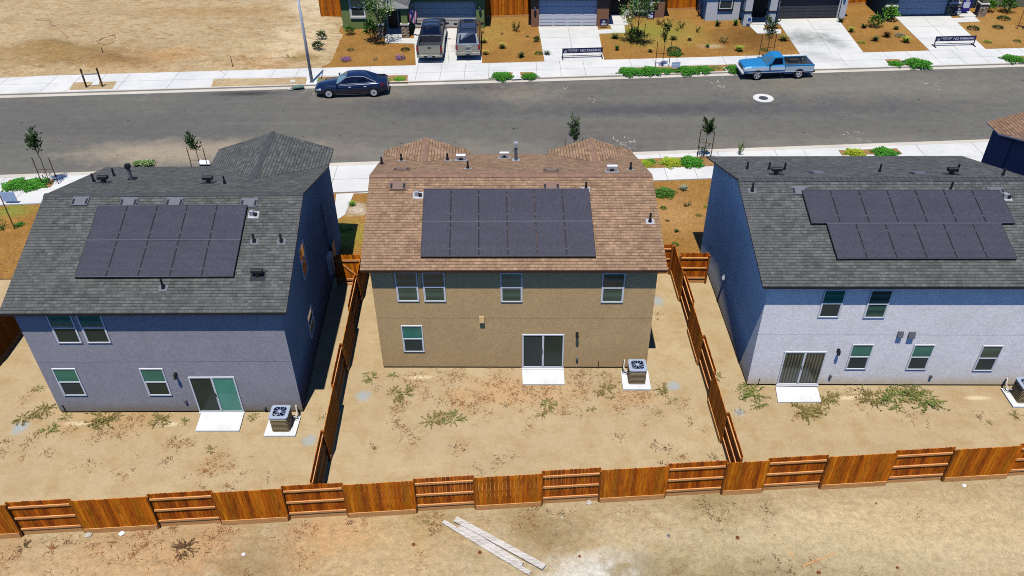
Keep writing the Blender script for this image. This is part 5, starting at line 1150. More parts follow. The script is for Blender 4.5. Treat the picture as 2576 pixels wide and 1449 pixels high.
    glasshouse(t, F, PT, M['carglass'], (1.35, .88, 1.18), (.72, .70, 1.82), (-2.08, .72, 1.84), (-2.60, .88, 1.17), [((.13, .03), (.38, .32)), ((.40, .34), (.66, .64)), ((.68, .66), (.95, .97))])
    b = MB()
    for s in (1, -1): b.box(F, -1.9, .5, s * .60, s * .64, 1.90, 1.93)
    for u in (.1, -1.45): b.box(F, u - .035, u + .035, -.62, .62, 1.93, 1.96)
    b.build('roof_rack', M['black'], t); b = MB(); b.box(F, .20, .58, -.36, .36, 1.862, 1.905); b.build('sunroof', M['carglass'], t)
    g = bx(t, F, 'tailgate', M['tan'], -2.67, -2.60, -.80, .80, .64, 1.15); h = MB(); h.box(F, -2.69, -2.668, -.30, .02, 1.03, 1.07); h.box(F, -2.69, -2.668, -.3, .22, .74, .78); h.build('chrome_strip', M['chrome'], g); h = MB(); h.box(F, -2.685, -2.668, -.17, .17, .82, .96); h.build('number_plate', M['greyvent'], g)
    for s in (1, -1): bx(t, F, 'taillight', M['red'], -2.665, -2.5, s * .81, s * .955, .78, 1.15); bx(t, F, 'reversing_light', M['lamp'], -2.66, -2.5, s * .81, s * .95, .66, .77)
    bx(t, F, 'bumper', M['tan'], -2.82, -2.62, -.96, .96, .44, .64); bx(t, F, 'tow_hitch', M['black'], -2.86, -2.815, -.2, .2, .46, .54); mirrors(t, F, 1.12, .96, 1.24, M['black'], .26)
    for u in (1.55, -1.5):
        for v in (.985, -.985): wheel(t, F, u, v, .39, .26, 'chrome', 6)
# ------------------------------------------------------------------ signs, lamp, street things
def lettering(text, Q, a0, z0, height, width=None, bold=0.0):
    "flat letters as a mesh on the surface map Q(a, out, z)"
    cu = bpy.data.curves.new('lettering', 'FONT'); cu.body = text; cu.size = 1.0; cu.offset = bold
    o = bpy.data.objects.new('lettering', cu); COL.objects.link(o); dg = bpy.context.evaluated_depsgraph_get(); me = bpy.data.meshes.new_from_object(o.evaluated_get(dg))
    bpy.data.objects.remove(o); bpy.data.curves.remove(cu)
    xs = [v.co.x for v in me.vertices]; ys = [v.co.y for v in me.vertices]; x0, x1, y0, y1 = min(xs), max(xs), min(ys), max(ys); k = height / (y1 - y0); kx = k if width is None else width / (x1 - x0)
    vs = [Q(a0 + (v.co.x - x0) * kx, .006, z0 + (v.co.y - y0) * k) for v in me.vertices]; fs = [list(p.vertices) for p in me.polygons]; bpy.data.meshes.remove(me); return vs, fs
def no_parking(pxl, pyl, pxr, pyr, label):
    a, b_ = G(pxl, pyl, .13), G(pxr, pyr, .13); d = b_ - a; L = d.length; F = Fr((a.x, a.y, .132), math.degrees(math.atan2(d.y, d.x))); t = thing('no_parking_barrier', F.P(L / 2, 0, 0), label, 'sign', 'no parking barriers across the driveways')
    Q = lambda q, o, z: F.P(q, -.012 - o, z); b = MB()
    for u in (0, L): b.box(F, u - .03, u + .03, -.03, .03, .0, .80); b.box(F, u - .04, u + .04, -.36, .36, .0, .055)
    b.box(F, .03, L - .03, -.02, .02, .17, .21); b.build('stand', plain('dark_sign_frame', (34, 34, 62), .5, .4), t)
    b = MB(); b.box(F, .035, L - .035, -.012, .012, .40, .80); bn = b.build('banner', M['navy'], t)
    k = L / 3.05; b = MB()
    for v, f in (lettering('NO PARKING', Q, 1.36 * k, .50, .20, 1.58 * k, .02), lettering('CENTURY', Q, .38 * k, .58, .13, .86 * k, .012), lettering('COMMUNITIES', Q, .52 * k, .49, .05, .62 * k, .012)): b.shared(v, f)
    for q0, q1 in (((.10, .49), (.22, .68)), ((.22, .68), (.34, .49)), ((.10, .49), (.34, .49))):
        (x0, y0), (x1, y1) = q0, q1; n = Vector((y0 - y1, x1 - x0)).normalized() * .014; b.face([Q((x0 + n.x) * k, .006, y0 + n.y), Q((x1 + n.x) * k, .006, y1 + n.y), Q((x1 - n.x) * k, .006, y1 - n.y), Q((x0 - n.x) * k, .006, y0 - n.y)])
    b.box(lambda q, o, z: Q(q, o, z), .19 * k, .25 * k, 0, .006, .50, .56); b.build('lettering', M['letters'], bn, fix=False)
def yard_sign(px, py, w, h, zb, yaw, mat, label, marks=(), z=.1, tilt=0.0, name='yard_sign'):
    p = G(px, py, z); F = Fr((p.x, p.y, z), yaw); t = thing(name, p, label, 'sign'); b = MB()
    for u in (-w * .36, w * .36): b.tube([F.P(u, 0.01, -.05), F.P(u, .01, zb + h * .5)], .012, 5)
    b.build('stake', M['galv'], t); b = MB(); b.box(F, -w / 2, w / 2, -.012, .004, zb, zb + h); pn = b.build('sign_panel', mat, t)
    if marks:
        b = MB()
        for (x0, x1, z0, z1) in marks: b.box(F, -w / 2 + w * x0, -w / 2 + w * x1, -.018, -.0125, zb + h * z0, zb + h * z1)
        b.build('sign_marks', M['letters'], pn)
def make_street_things():
    no_parking(1415, 147, 1514, 144, 'navy NO PARKING barrier in the brown house driveway'); no_parking(2349, 116.5, 2448, 114, 'navy NO PARKING barrier in the stone trimmed house driveway')
    words = [(.12, .88, .10, .30), (.42, .58, .72, .84), (.26, .74, .60, .68), (.34, .66, .48, .54)]
    yard_sign(1518, 71, .62, .52, .25, -2, M['navy'], 'small purple yard sign beside the brown house garage', words, .1)
    yard_sign(1636, 49, .66, .62, .10, -2, M['navy'], 'purple sign leaning under the brown house window', [(.2, .8, .1, .45), (.1, .45, .5, .62), (.5, .75, .66, .8)], .1)
    yard_sign(1574, 60, .42, .50, .75, 0, M['trim'], 'small white notice on a stake beside the brown house path', (), .1)
    yard_sign(2407, 40, .68, .52, .25, 0, M['navy'], 'purple yard sign before the stone pier of the stone trimmed house', words, .1)
    yard_sign(1882, 68, .40, .42, .45, 0, M['letters'], 'white security sign with a blue disc by the white house porch', (), .1)
    p = G(1882, 68, .1); b = MB(); N = 16; b.prism([(p.x + .15 * math.cos(2 * math.pi * k / N), p.y - .02, .1 + .66 + .15 * math.sin(2 * math.pi * k / N)) for k in range(N)], (0, -.008, 0)); o = b.build('blue_disc', plain('security_blue', (40, 90, 160), .5, .3), None); par = bpy.data.objects['yard_sign.004']; o.parent = par; o.location = o.location - par.location
    yard_sign(1699, 176, .66, .44, .20, 2, M['signblue'], 'pale blue yard sign in the far planting strip by a staked sapling', [(.06, .5, .8, .92), (.06, .94, .5, .58)], .13)
    yard_sign(30, 514, .82, .62, .20, 0, M['signblue'], 'pale blue yard sign beside the pavement left of the grey house', (), .05)
    # purple banner on the porch of the stone trimmed house
    p = G(2424, 36, .1); F = Fr((p.x, p.y, .1), 0); t = thing('porch_banner', p, 'tall purple banner with white marks hanging in the stone trimmed house porch', 'banner'); b = MB(); b.box(F, -.38, .38, -.01, .01, .25, 2.4); pn = b.build('banner_cloth', plain('violet_banner', (52, 44, 140), .7, .2), t)
    b = MB(); b.box(F, -.28, .28, -.018, -.0105, .55, 1.05); b.box(F, -.16, .16, -.018, -.0105, 1.12, 1.2); b.build('sign_marks', M['letters'], pn); b = MB(); b.tube([F.P(-.42, .03, 0), F.P(-.42, .03, 2.5)], .02, 6); b.tube([F.P(-.42, .03, 2.42), F.P(.4, .03, 2.42)], .015, 5); b.build('banner_pole', M['galv'], t)
    # street lamp
    p = G(785, 207, .12); t = thing('street_lamp', (p.x, p.y, .12), 'tall galvanised street lamp post on a concrete foot beside the sedan', 'street lamp'); b = MB(); H = 7.4; b.tube([(p.x, p.y, .12), (p.x, p.y, 3.5), (p.x, p.y, H)], [.12, .10, .075], 12); b.build('pole', plain('grey_pole', (176, 182, 196), .5, .4, .3, var=.08), t, smooth=True)
    d = Vector((.10, -1, 0)).normalized(); tip = Vector((p.x, p.y, H - .1)) + d * 2.3 + Vector((0, 0, .35)); b = MB(); b.tube([Vector((p.x, p.y, H - .1)), Vector((p.x, p.y, H)) + d * 1.1 + Vector((0, 0, .22)), tip], [.045, .04, .035], 8); b.build('arm', M['galv'], t)
    b = MB(); f = Fr(tip, -84); b.box(f, -.1, .65, -.14, .14, -.06, .07); b.build('lamp_head', M['greyvent'], t, bevel=.04)
    b = MB(); f = Fr((p.x, p.y, .10), 2.6); b.box(f, -.42, .42, -.42, .42, -.1, .05); b.build('base', M['conc_w'], t, bevel=.02); b = MB(); f = Fr((p.x, p.y, .1), 2.6); b.box(f, -.17, .17, -.17, .17, .05, .075)
    for sx in (-1, 1):
        for sy in (-1, 1): b.tube([f.P(sx * .13, sy * .13, .07), f.P(sx * .13, sy * .13, .13)], .02, 6)
    b.build('base_plate', M['galv'], t)
    # two posts joined by a bar, left strip
    a, c = G(218, 220, .12), G(258, 218, .12); t = thing('post_frame', (a + c) / 2, 'wooden two-post frame with a cross bar in the bare strip at far left', 'post frame')
    for q in (a, c): b = MB(); b.box(Fr(q, 0), -.05, .05, -.05, .05, -.1, 1.45); b.build('post', M['dark_wood'], t)
    b = MB(); b.hexa([a + Vector((0, -.07, .98)), c + Vector((0, -.07, .98)), c + Vector((0, -.05, .98)), a + Vector((0, -.05, .98)), a + Vector((0, -.07, 1.08)), c + Vector((0, -.07, 1.08)), c + Vector((0, -.05, 1.08)), a + Vector((0, -.05, 1.08))]); b.build('cross_bar', M['grey_wood'], t)
    tag(sheet('box_lid', gp([(231, 215), (248, 214.5), (251, 206), (236, 206)], .12), .16, M['conc'], kind=None, thick=.06), 'square concrete lid between the posts of the wooden frame', 'lid')
    tag(sheet('box_lid', gp([(729, 209), (744, 208.5), (743, 201.5), (731, 202)], .12), .16, M['gutter'], kind=None, thick=.05), 'small concrete lid in the bare strip left of the lamp post', 'lid')
    tag(sheet('box_lid', gp([(1826, 179), (1846, 178.5), (1838, 169), (1818, 170)], .12), .16, M['gutter'], kind=None, thick=.05), 'pale concrete lid in the planting strip left of the blue pickup', 'lid')
    p = G(750, 224, .03); t = thing('sandbag', p, 'greyish green bag lying in the gutter left of the sedan', 'bag'); b = MB(); f = Fr(p, 12); rows = []
    for k in range(9):
        u = -.55 + k * .125; r_ = .20 * math.sin(math.pi * (k + .6) / 9.6) ** .5 * (.6 + .4 * k / 8); rows.append([f.P(u, r_ * 1.3 * math.cos(a_), .02 + r_ * .9 + r_ * .9 * math.sin(a_) + .01 * math.sin(k * 3 + a_ * 2)) for a_ in [2 * math.pi * j / 10 for j in range(11)]])
    b.grid(rows); b.face(rows[0][:-1]); b.face(rows[-1][:-1]); b.build('bag', M['sage'], t, smooth=True)
    b = MB(); f2 = Fr(G(733, 226, .03), 5); b.box(f2, -.2, .14, -.1, .08, 0, .10); b.build('bag_mouth', M['grey_wood'], t, bevel=.03)
    for (x0, y0, x1, y1, lb) in ((418, 191, 414, 211, 'thin rusty stake standing in the bare lot near the pavement, left one'),):
        pass
    for (px, py, h, lb) in ((262, 142, .75, 'thin wooden stake beside the coiled hose in the empty lot'), (586, 169, .85, 'thin wooden stake near the pavement in the empty lot, left of the lamp post')):
        q = G(px, py, .15); b = MB(); b.box(Fr(q, 10), -.025, .025, -.025, .025, -.1, h); tag(b.build('survey_stake', M['dark_wood'], loc=q), lb, 'stake')
    hose = plain('dusty_hose', (142, 110, 74), .8, .2)
    b = MB(); L = lambda x, y: (x * .3335, y * .3335)
    def on_lot(q): q.z = lot_z(q.x, q.y) + .02; return q
    b.tube([on_lot(G(*L(x, y), .17)) for x, y in ((275, 160), (330, 161), (380, 162), (388, 172), (376, 190), (392, 203), (430, 222), (470, 256), (500, 275), (520, 290))], .028, 5); tag(b.build('hose', hose), 'thin dark hose snaking over the upper left of the empty lot', 'hose')
    for (zx, zy, r, zl, lb) in ((800, 305, .72, .2, 'large loose loop of hose in the empty lot'), (865, 440, .5, .3, 'small dark coil of hose on the reddish sand of the empty lot')):
        q = G(*L(zx, zy), zl); b = MB(); pts = [q + Vector((r * (1 + .06 * k / 20) * math.cos(k * .42), r * 1.2 * math.sin(k * .42), .0)) for k in range(34)]; pts = [on_lot(p_) for p_ in pts]; b.tube(pts, .016, 5); tag(b.build('hose', hose), lb, 'hose')
    # white sheet by the sapling above the grey roof
    tag(sheet('plastic_sheet', [(p.x, p.y) for p in gp([(500, 414), (528, 414), (526, 405), (503, 402)], .14)], .17, M['letters'], kind=None, thick=.03), 'white sheet lying on the kerb behind the grey house roof', 'sheet')
    # planks and debris in the foreground
    fr = lambda zx, zy: (859 + zx * .3335, 966 + zy * .3335)
    def plank(c0, c1, w, z, label, th=.045, mat='grey_wood'):
        a, c = G(*fr(*c0)), G(*fr(*c1)); d = (c - a); f = Fr((a.x, a.y, z), math.degrees(math.atan2(d.y, d.x))); b = MB(); b.box(f, 0, d.length, -w / 2, w / 2, 0, th)
        tag(b.build('plank', M[mat], bevel=.006), label, 'plank', 'weathered planks on the bare ground')
    plank((860, 1032), (1530, 1398), .235, .10, 'widest weathered plank, lying on top of the others'); plank((768, 1045), (1425, 1440), .17, .045, 'long weathered plank lying lowest on the left of the pile'); plank((890, 1085), (1365, 1375), .20, .065, 'short weathered plank between the two long ones')
    for (fn, c0, c1, lb) in ((lambda x, y: (1717 + x * .3335, 966 + y * .3335), (805, 1272), (838, 1332), 'short pale stick on the bare ground at lower right'), (lambda x, y: (1717 + x * .3335, 966 + y * .3335), (895, 1388), (1156, 1282), 'long thin pale stick on the bare ground at lower right')):
        a, c = G(*fn(*c0)), G(*fn(*c1)); b = MB(); b.tube([a + Vector((0, 0, .08)), c + Vector((0, 0, .08))], [.02, .012], 6); tag(b.build('stick', M['kick']), lb, 'stick')
    Rr = lambda x, y: (1717 + x * .3335, 966 + y * .3335); Lf = lambda x, y: (x * .3335, 966 + y * .3335)
    for (fn, x, y, s, m, lb) in ((fr, 545, 1217, .12, 'brickbit', 'brown block left of the planks'), (fr, 1045, 1277, .13, 'brickbit', 'brown block close under the planks'), (fr, 1797, 1305, .09, 'brickbit', 'brown lump right of the planks'), (fr, 2465, 1153, .12, 'greyvent', 'dark grey block on the bare ground far right of the planks'), (Rr, 413, 1170, .14, 'brickbit', 'reddish brown lump below the short fence panel'), (fr, 1662, 1008, .10, 'rock', 'pale stone right of the planks, near the fence'), (Lf, 670, 1138, .22, 'rock', 'pale lump of concrete against the foot of the back fence, left'), (Lf, 918, 1131, .18, 'letters', 'white scrap at the foot of the back fence'), (Rr, 2125, 768, .14, 'letters', 'white scrap at the foot of the back fence, far right'), (Rr, 1025, 1430, .13, 'brickbit', 'brown lump at the bottom edge'), (Rr, 1617, 1394, .09, 'brickbit', 'small brown lump near the bottom edge, right'), (Lf, 1840, 1295, .12, 'letters', 'white scrap on the reddish ground left of the planks'), (fr, 1865, 895, .2, 'rock', 'crumbled pale soil lump under the back fence, right of the planks'), (Rr, 1455, 910, .07, 'brickbit', 'small brown lump below the back fence at right')):
        q = G(*fn(x, y)); q.z = fore_z(q.x, q.y); b = MB(); n = 7; pts = [[q + Vector((s * .6 * rr * math.cos(2 * math.pi * k / n + .3 * j) * random.uniform(.75, 1.15), s * .6 * rr * math.sin(2 * math.pi * k / n + .3 * j) * random.uniform(.75, 1.15), z * s)) for k in range(n)] for j, (rr, z) in enumerate(((.9, -.1), (1, .16), (.6, .30)))]
        pts = [r_ + [r_[0]] for r_ in pts]; b.grid(pts); b.face(pts[-1][:-1]); tag(b.build('debris', M[m], loc=q), lb, 'debris', 'bits of debris on the bare ground')
def make_plants():
    A = lambda x, y: (774 + x * .1832, y * .1832); B = lambda x, y: (1226.5 + x * .1832, y * .1832); C = lambda x, y: (1667 + x * .1832, y * .1832); D = lambda x, y: (2104.6 + x * .1832, y * .1832)
    g = 'shrubs in the front yards across the street'
    rows = [('bush', 'leaf_d', A(200, 545), 22, 'dark round shrub at the bare lot edge, behind its twin', 1.0), ('bush', 'leaf_d', A(150, 715), 25, 'dark round shrub at the bare lot edge, nearer the pavement', .85), ('bush', 'leaf', A(585, 475), 22, 'round green shrub against the green house wall', 1.0),
        ('bush', 'leaf', A(880, 565), 32, 'tall green shrub under the blossoming tree of the green house', 1.7), ('low', 'leaf_o', A(590, 690), 16, 'small olive tuft in the middle of the green house mulch', 1), ('flower', 'leaf_p', A(530, 835), 22, 'purple flowers near the pavement, left of the driveway', 1), ('sparse', 'leaf_g', A(935, 825), 14, 'small grey plant between two purple flower patches', .7), ('flower', 'leaf_p', A(1275, 815), 21, 'purple flowers closest to the pewter pickup', 1.1), ('low', 'leaf_d', A(1340, 690), 19, 'low green shrub left of the pewter pickup', 1),
        ('grass', 'leaf_y', A(2420, 585), 20, 'yellow grass tuft right of the utility vehicle, upper', .8), ('grass', 'leaf_y', A(2440, 745), 20, 'yellow grass tuft right of the utility vehicle, lower', .8), ('sparse', 'leaf_r', A(2400, 455), 14, 'rusty twigs at the front right wheel of the utility vehicle', .6),
        ('sparse', 'leaf_d', B(390, 432), 25, 'spiky dark shrub below the fence left of the brown house', 1.1), ('sparse', 'leaf_r', B(200, 475), 10, 'tiny twiggy plant below the same fence', .7), ('low', 'leaf', B(545, 505), 8, 'tiny green plant left of the brown house driveway', 1), ('grass', 'leaf_y', B(200, 660), 24, 'yellow round grass tuft left of the brown house driveway', .9), ('bush', 'leaf_d', B(672, 570), 15, 'small dark shrub beside the upper edge of the brown house driveway', .9),
        ('strap', 'leaf_d', B(460, 785), 27, 'spiky dark plant near the pavement left of the brown house driveway', .8), ('low', 'leaf', B(700, 740), 18, 'low shrub touching the brown house driveway', 1), ('grass', 'leaf_g', B(815, 750), 22, 'wispy grey grass spilling over the brown house driveway', .7), ('sparse', 'leaf_o', B(365, 215), 14, 'climbing twigs against the fence left of the brown house', 1.3),
        ('grass', 'leaf_o', B(1750, 525), 26, 'olive grass tuft beside the brown house path', .8), ('grass', 'leaf', B(1775, 690), 16, 'narrow green grass tuft below the brown house path', 1.3), ('bush', 'leaf', B(2010, 560), 36, 'leafy green shrub under the blossoming tree of the brown house', .9), ('grass', 'leaf_y', B(2230, 715), 16, 'thin yellow tuft before the brown house lawn', 1.1), ('sparse', 'leaf_r', B(2370, 340), 24, 'rusty brown shrub by the right corner of the brown house', .7), ('grass', 'leaf_o', B(2550, 545), 24, 'olive tuft behind the bare stalks of the staked sapling', .8), ('low', 'leaf_d', B(2560, 700), 30, 'grey green spreading shrub right of the staked sapling', 1.0),
        ('mat', 'leaf', C(170, 745), 30, 'low green mat in front of the spreading shrub', .8), ('sparse', 'leaf_d', C(250, 388), 20, 'dark spiky shrub before the fence left of the white house', 1.0), ('sparse', 'leaf', C(200, 420), 14, 'small grey shoot beside that dark spiky shrub', .6), ('sparse', 'leaf_d', C(465, 442), 17, 'dark twiggy shrub left of the white house corner', .9), ('grass', 'leaf_y', C(370, 555), 15, 'yellow grass tuft left of the white house yard', 1), ('strap', 'leaf', C(612, 648), 18, 'small green tuft beside the pale gravel patch', .8), ('sparse', 'leaf_o', C(830, 582), 28, 'olive green shrub left of the damp mulch patch', .6), ('grass', 'leaf_l', C(1045, 700), 26, 'bright lime grass tuft below the damp mulch patch', .8), ('strap', 'leaf_d', C(752, 358), 24, 'strap leaved plant under the white house window', 1.0), ('strap', 'leaf', C(1000, 352), 21, 'tall strap leaved plant right of the white house window', 1.3), ('low', 'leaf_o', C(1400, 690), 18, 'olive tuft behind the blue pickup, under the sapling', .9), ('grass', 'leaf_o', C(1655, 556), 30, 'olive green tuft beside the white house driveway', .7), ('strap', 'leaf_d', C(2440, 305), 22, 'dark shrub at the right pier of the charcoal garage', .9), ('sparse', 'leaf_r', C(495, 225), 16, 'dead climber on the left corner of the white house', 2.4),
        ('grass', 'leaf_l', D(195, 438), 20, 'lime grass tuft right of the charcoal garage driveway', 1.0), ('strap', 'leaf_d', D(372, 383), 22, 'dark spiky plant left of the round shrub', .8), ('bush', 'leaf', D(525, 368), 32, 'large round green shrub left of the stone pier', .95), ('bush', 'leaf_b', D(715, 278), 36, 'large bright shrub before the stone pier', 1.0), ('grass', 'leaf_o', D(815, 405), 18, 'olive grass tuft beside the upper edge of the stone trimmed house driveway', .9), ('grass', 'leaf_r', D(685, 505), 27, 'rust brown grass tuft in the bed left of the stone trimmed house driveway', .9), ('low', 'leaf_g', D(865, 497), 22, 'silvery grey shrub beside the stone trimmed house driveway', .9), ('grass', 'leaf_l', D(945, 580), 28, 'yellow green tuft at the stone trimmed house driveway', .8), ('strap', 'leaf_d', D(525, 560), 28, 'dark rosette in the bed left of the stone trimmed house driveway', .7), ('low', 'leaf_l', D(340, 592), 16, 'small lime plant near the pavement right of the charcoal garage driveway', .9), ('low', 'leaf_d', D(2290, 262), 26, 'low dark shrub at the far right, nearest the house', .8), ('low', 'leaf_d', D(1870, 398), 25, 'low dark shrub right of the stone trimmed house path', .9), ('low', 'leaf_d', D(2210, 382), 23, 'low dark shrub in the middle of the right end yard', .8), ('low', 'leaf_l', D(2070, 582), 18, 'yellowish plant at the foot of the right end yard', .8), ('low', 'leaf_o', D(2480, 570), 16, 'olive plant near the right edge by the pavement', .9), ('bush', 'leaf_b', D(2095, 165), 24, 'bright bush beside the stone porch column', 1.3), ('bush', 'leaf', D(2330, 168), 34, 'big green bush before the olive wall', 1.1)]
    for kind, m, q, w, lb, tall in rows: plant(kind, m, q[0], q[1], w * 1.15, lb, .1, group=g, tall=tall)
    # ground cover in the planting strips
    gm = 'ground cover mats in the planting strips'
    mats = [('mat_g', B(195, 1062), 50, 'thick green mat at left of the pavement step', .12, .9), ('mat_g', B(580, 1062), 38, 'thick green mat at right of the pavement step', .12, .9), ('mat_g', B(1940, 1000), 52, 'left end of the long green mat in the far strip', .12, .9), ('mat_g', B(2240, 990), 52, 'green mat around the foot of the staked sapling', .12, .9), ('mat_g', B(2110, 1000), 40, 'green mat between the sapling and the left end of the strip', .12, .7), ('mat_g', C(60, 985), 34, 'green mat left of the pale blue sign', .12, .7), ('mat_g', C(330, 985), 54, 'green mat right of the pale blue sign', .12, .9), ('mat_g', C(560, 968), 44, 'green mat left of the square lid', .12, .8), ('mat_g', C(990, 968), 46, 'green mat touching the nose of the blue pickup', .12, 1.1), ('mat_o', C(740, 940), 24, 'thin olive growth beside the square lid', .12, .6),
        ('mat_g', D(810, 890), 36, 'small green mat left of the right hand pavement step', .12, .8), ('mat_g', D(1110, 890), 62, 'large green mat right of the right hand pavement step', .12, .9), ('mat_g', D(2420, 825), 50, 'green mat at the right edge of the far strip', .12, .9), ('leaf_b', A(175, 1125), 24, 'green tuft left of the sedan bonnet in the strip', .12, .7), ('leaf_b', A(1085, 1105), 20, 'green tuft behind the sedan boot in the strip', .12, .6), ('leaf_b', A(1265, 1095), 28, 'wider green tuft right of the sedan boot', .12, .6)]
    N_ = lambda x, y: (1610 + x * .1562, 340 + y * .1562)
    mats += [('mat_g', (40, 468), 62, 'lawn-like green mat at the left end of the near strip', .12, .7), ('mat_g', (88, 467), 62, 'green mat beside the staked tree of the near strip, left', .12, .7), ('mat_y', N_(120, 475), 34, 'yellowing mat at the corner of the taupe roof', .12, .8), ('mat_g', N_(170, 445), 26, 'green mat behind the yellowing one at the taupe roof corner', .12, 1.0), ('mat_y', N_(500, 460), 52, 'yellow green mat in the middle of the near strip', .12, .8), ('mat_g', N_(820, 455), 58, 'bright green mat left of the bare staked sapling', .12, .9), ('mat_y', (2150, 388), 46, 'yellow green mat behind the white house roof', .12, .9), ('mat_g', (2226, 389), 60, 'bright green mat behind the white house roof, right', .12, .9), ('mat_w', (370, 413), 34, 'white flowering tufts peeping over the grey roof', .12, 1.4), ('mat_w', (345, 413), 26, 'smaller white flowering tuft peeping over the grey roof', .12, 1.2)]
    M['mat_o'] = M['leaf_o']; M['mat_w'] = M['leaf_t']
    for m, q, w, lb, z, tall in mats: plant('mat', m, q[0], q[1] - 2, w, lb, z, 'ground_cover', 'ground cover', gm, tall * .55)
    # the near front yards seen between the houses
    g2 = 'plants in the near front yards'
    for kind, m, q, w, lb, tall in [('mat', 'leaf', (1672, 487), 50, 'green spreading plant beside the taupe roof', .7), ('strap', 'leaf_g', (1719, 476), 36, 'variegated leafy plant in the bed between the taupe and white houses', .5), ('low', 'leaf', (1669, 524), 17, 'small green shrub beside the taupe roof, below the spreading plant', 1), ('sparse', 'leaf_d', (1729, 519), 24, 'dark shrub in the bed, left of the white house wall', .6), ('low', 'leaf_o', (1757, 542), 17, 'sparse olive tuft close to the white house wall', .7), ('low', 'leaf_d', (1679, 556), 11, 'tiny dark plant beside the taupe roof', .8), ('low', 'leaf_l', (1777, 521), 14, 'lime tuft half hidden by the white house wall', .9), ('strap', 'leaf_d', (1702, 583), 22, 'dark rosette in the bed before the side fence', .5), ('low', 'leaf', (1699, 615), 18, 'small green tuft just above the side fence', .8), ('grass', 'leaf_b', (886, 517), 24, 'bright green tuft between the grey and taupe houses', .8), ('mat', 'leaf_l', (868, 575), 34, 'lime green patch against the grey house wall', .5), ('sparse', 'leaf', (8, 575), 34, 'dark leafy plant at the left edge, beside a leaning stake', .7), ('mat', 'leaf', (48, 566), 24, 'small leafy plant left of the grey roof edge', .6)]:
        plant(kind, m, q[0], q[1], w, lb, .05, 'garden_plant', 'plant', g2, tall)
    plant('sparse', 'leaf_b', 1861, 389, 24, 'bright upright shrub at the kerb above the white house roof', .12, 'shrub', 'shrub', None, 1.9)
    # young trees
    staked_tree(*A(1010, 610), 4.2, (1.8, 2.6, 900), 'blossoming young tree before the green house porch', .1, ((-.5, .1), (.55, .1)), 'leaf_t', 1.9, .035, 'young_tree', (-.1, 0), spread=.46)
    staked_tree(*B(2045, 600), 3.9, (.7, 2.7, 1300), 'blossoming young tree before the brown house window', .1, ((-.5, .1), (.6, .1)), 'leaf_t', 1.6, .04, spread=.46)
    staked_tree(*B(2395, 925), 3.5, (1.9, 1.1, 200), 'dark upright sapling tied to three posts in the far strip', .12, ((-.52, 0), (.52, 0)), 'leaf_d', 2.0, .025)
    staked_tree(*C(1400, 880), 3.3, (1.75, 1.3, 300), 'leafy sapling between stakes behind the blue pickup', .12, ((-.55, 0), (.55, .15)), 'leaf_d', 2.3, .025)
    staked_tree(*D(2560, 400), 2.6, (1.2, .8, 90), 'sapling with leaning stakes at the upper right edge', .1, ((-.5, 0), (.1, 0)), 'leaf_d', 1.7, .02)
    staked_tree(126, 463, 3.3, (1.75, 1.15, 300), 'dark feathery sapling between stakes at the near kerb, left', .12, ((-.52, .1), (.52, 0)), 'leaf_d', 1.75, .024, lean=(-.05, 0), low=True)
    staked_tree(508, 440, 2.75, (1.3, 1.0, 230), 'sapling between stakes seen over the grey roof', .12, ((-.48, 0), (.48, 0)), 'leaf_d', 1.85, .022)
    staked_tree(1441, 404, 2.6, (1.2, .9, 240), 'narrow conical sapling seen over the taupe roof', .12, ((-.52, 0), (.55, 0)), 'leaf_d', 1.5, .022)
    staked_tree(1770, 394, 2.5, (1.35, .85, 260), 'sapling between two tall stakes left of the white house roof', .12, ((-.40, 0), (.36, -.35)), 'leaf_d', 1.9, .022, low=True)
    p = G(38, 577, .05); b = MB(); b.tube([p - Vector((0, 0, .1)), p + Vector((0, 0, 2.2))], .028, 6); tag(b.build('leaning_stake', M['dark_wood'], loc=p), 'dark stake at the left edge beside the grey roof', 'stake')
    # weeds: the clumps that stand out are things, the straggling rest is ground cover
    L1 = lambda x, y: (x * .3335, 966 + y * .3335); M1 = lambda x, y: (859 + x * .3335, 966 + y * .3335); M0 = lambda x, y: (859 + x * .3335, 483 + y * .3335); R1 = lambda x, y: (1717 + x * .3335, 966 + y * .3335)
    g3 = 'weed clumps in the back yards'
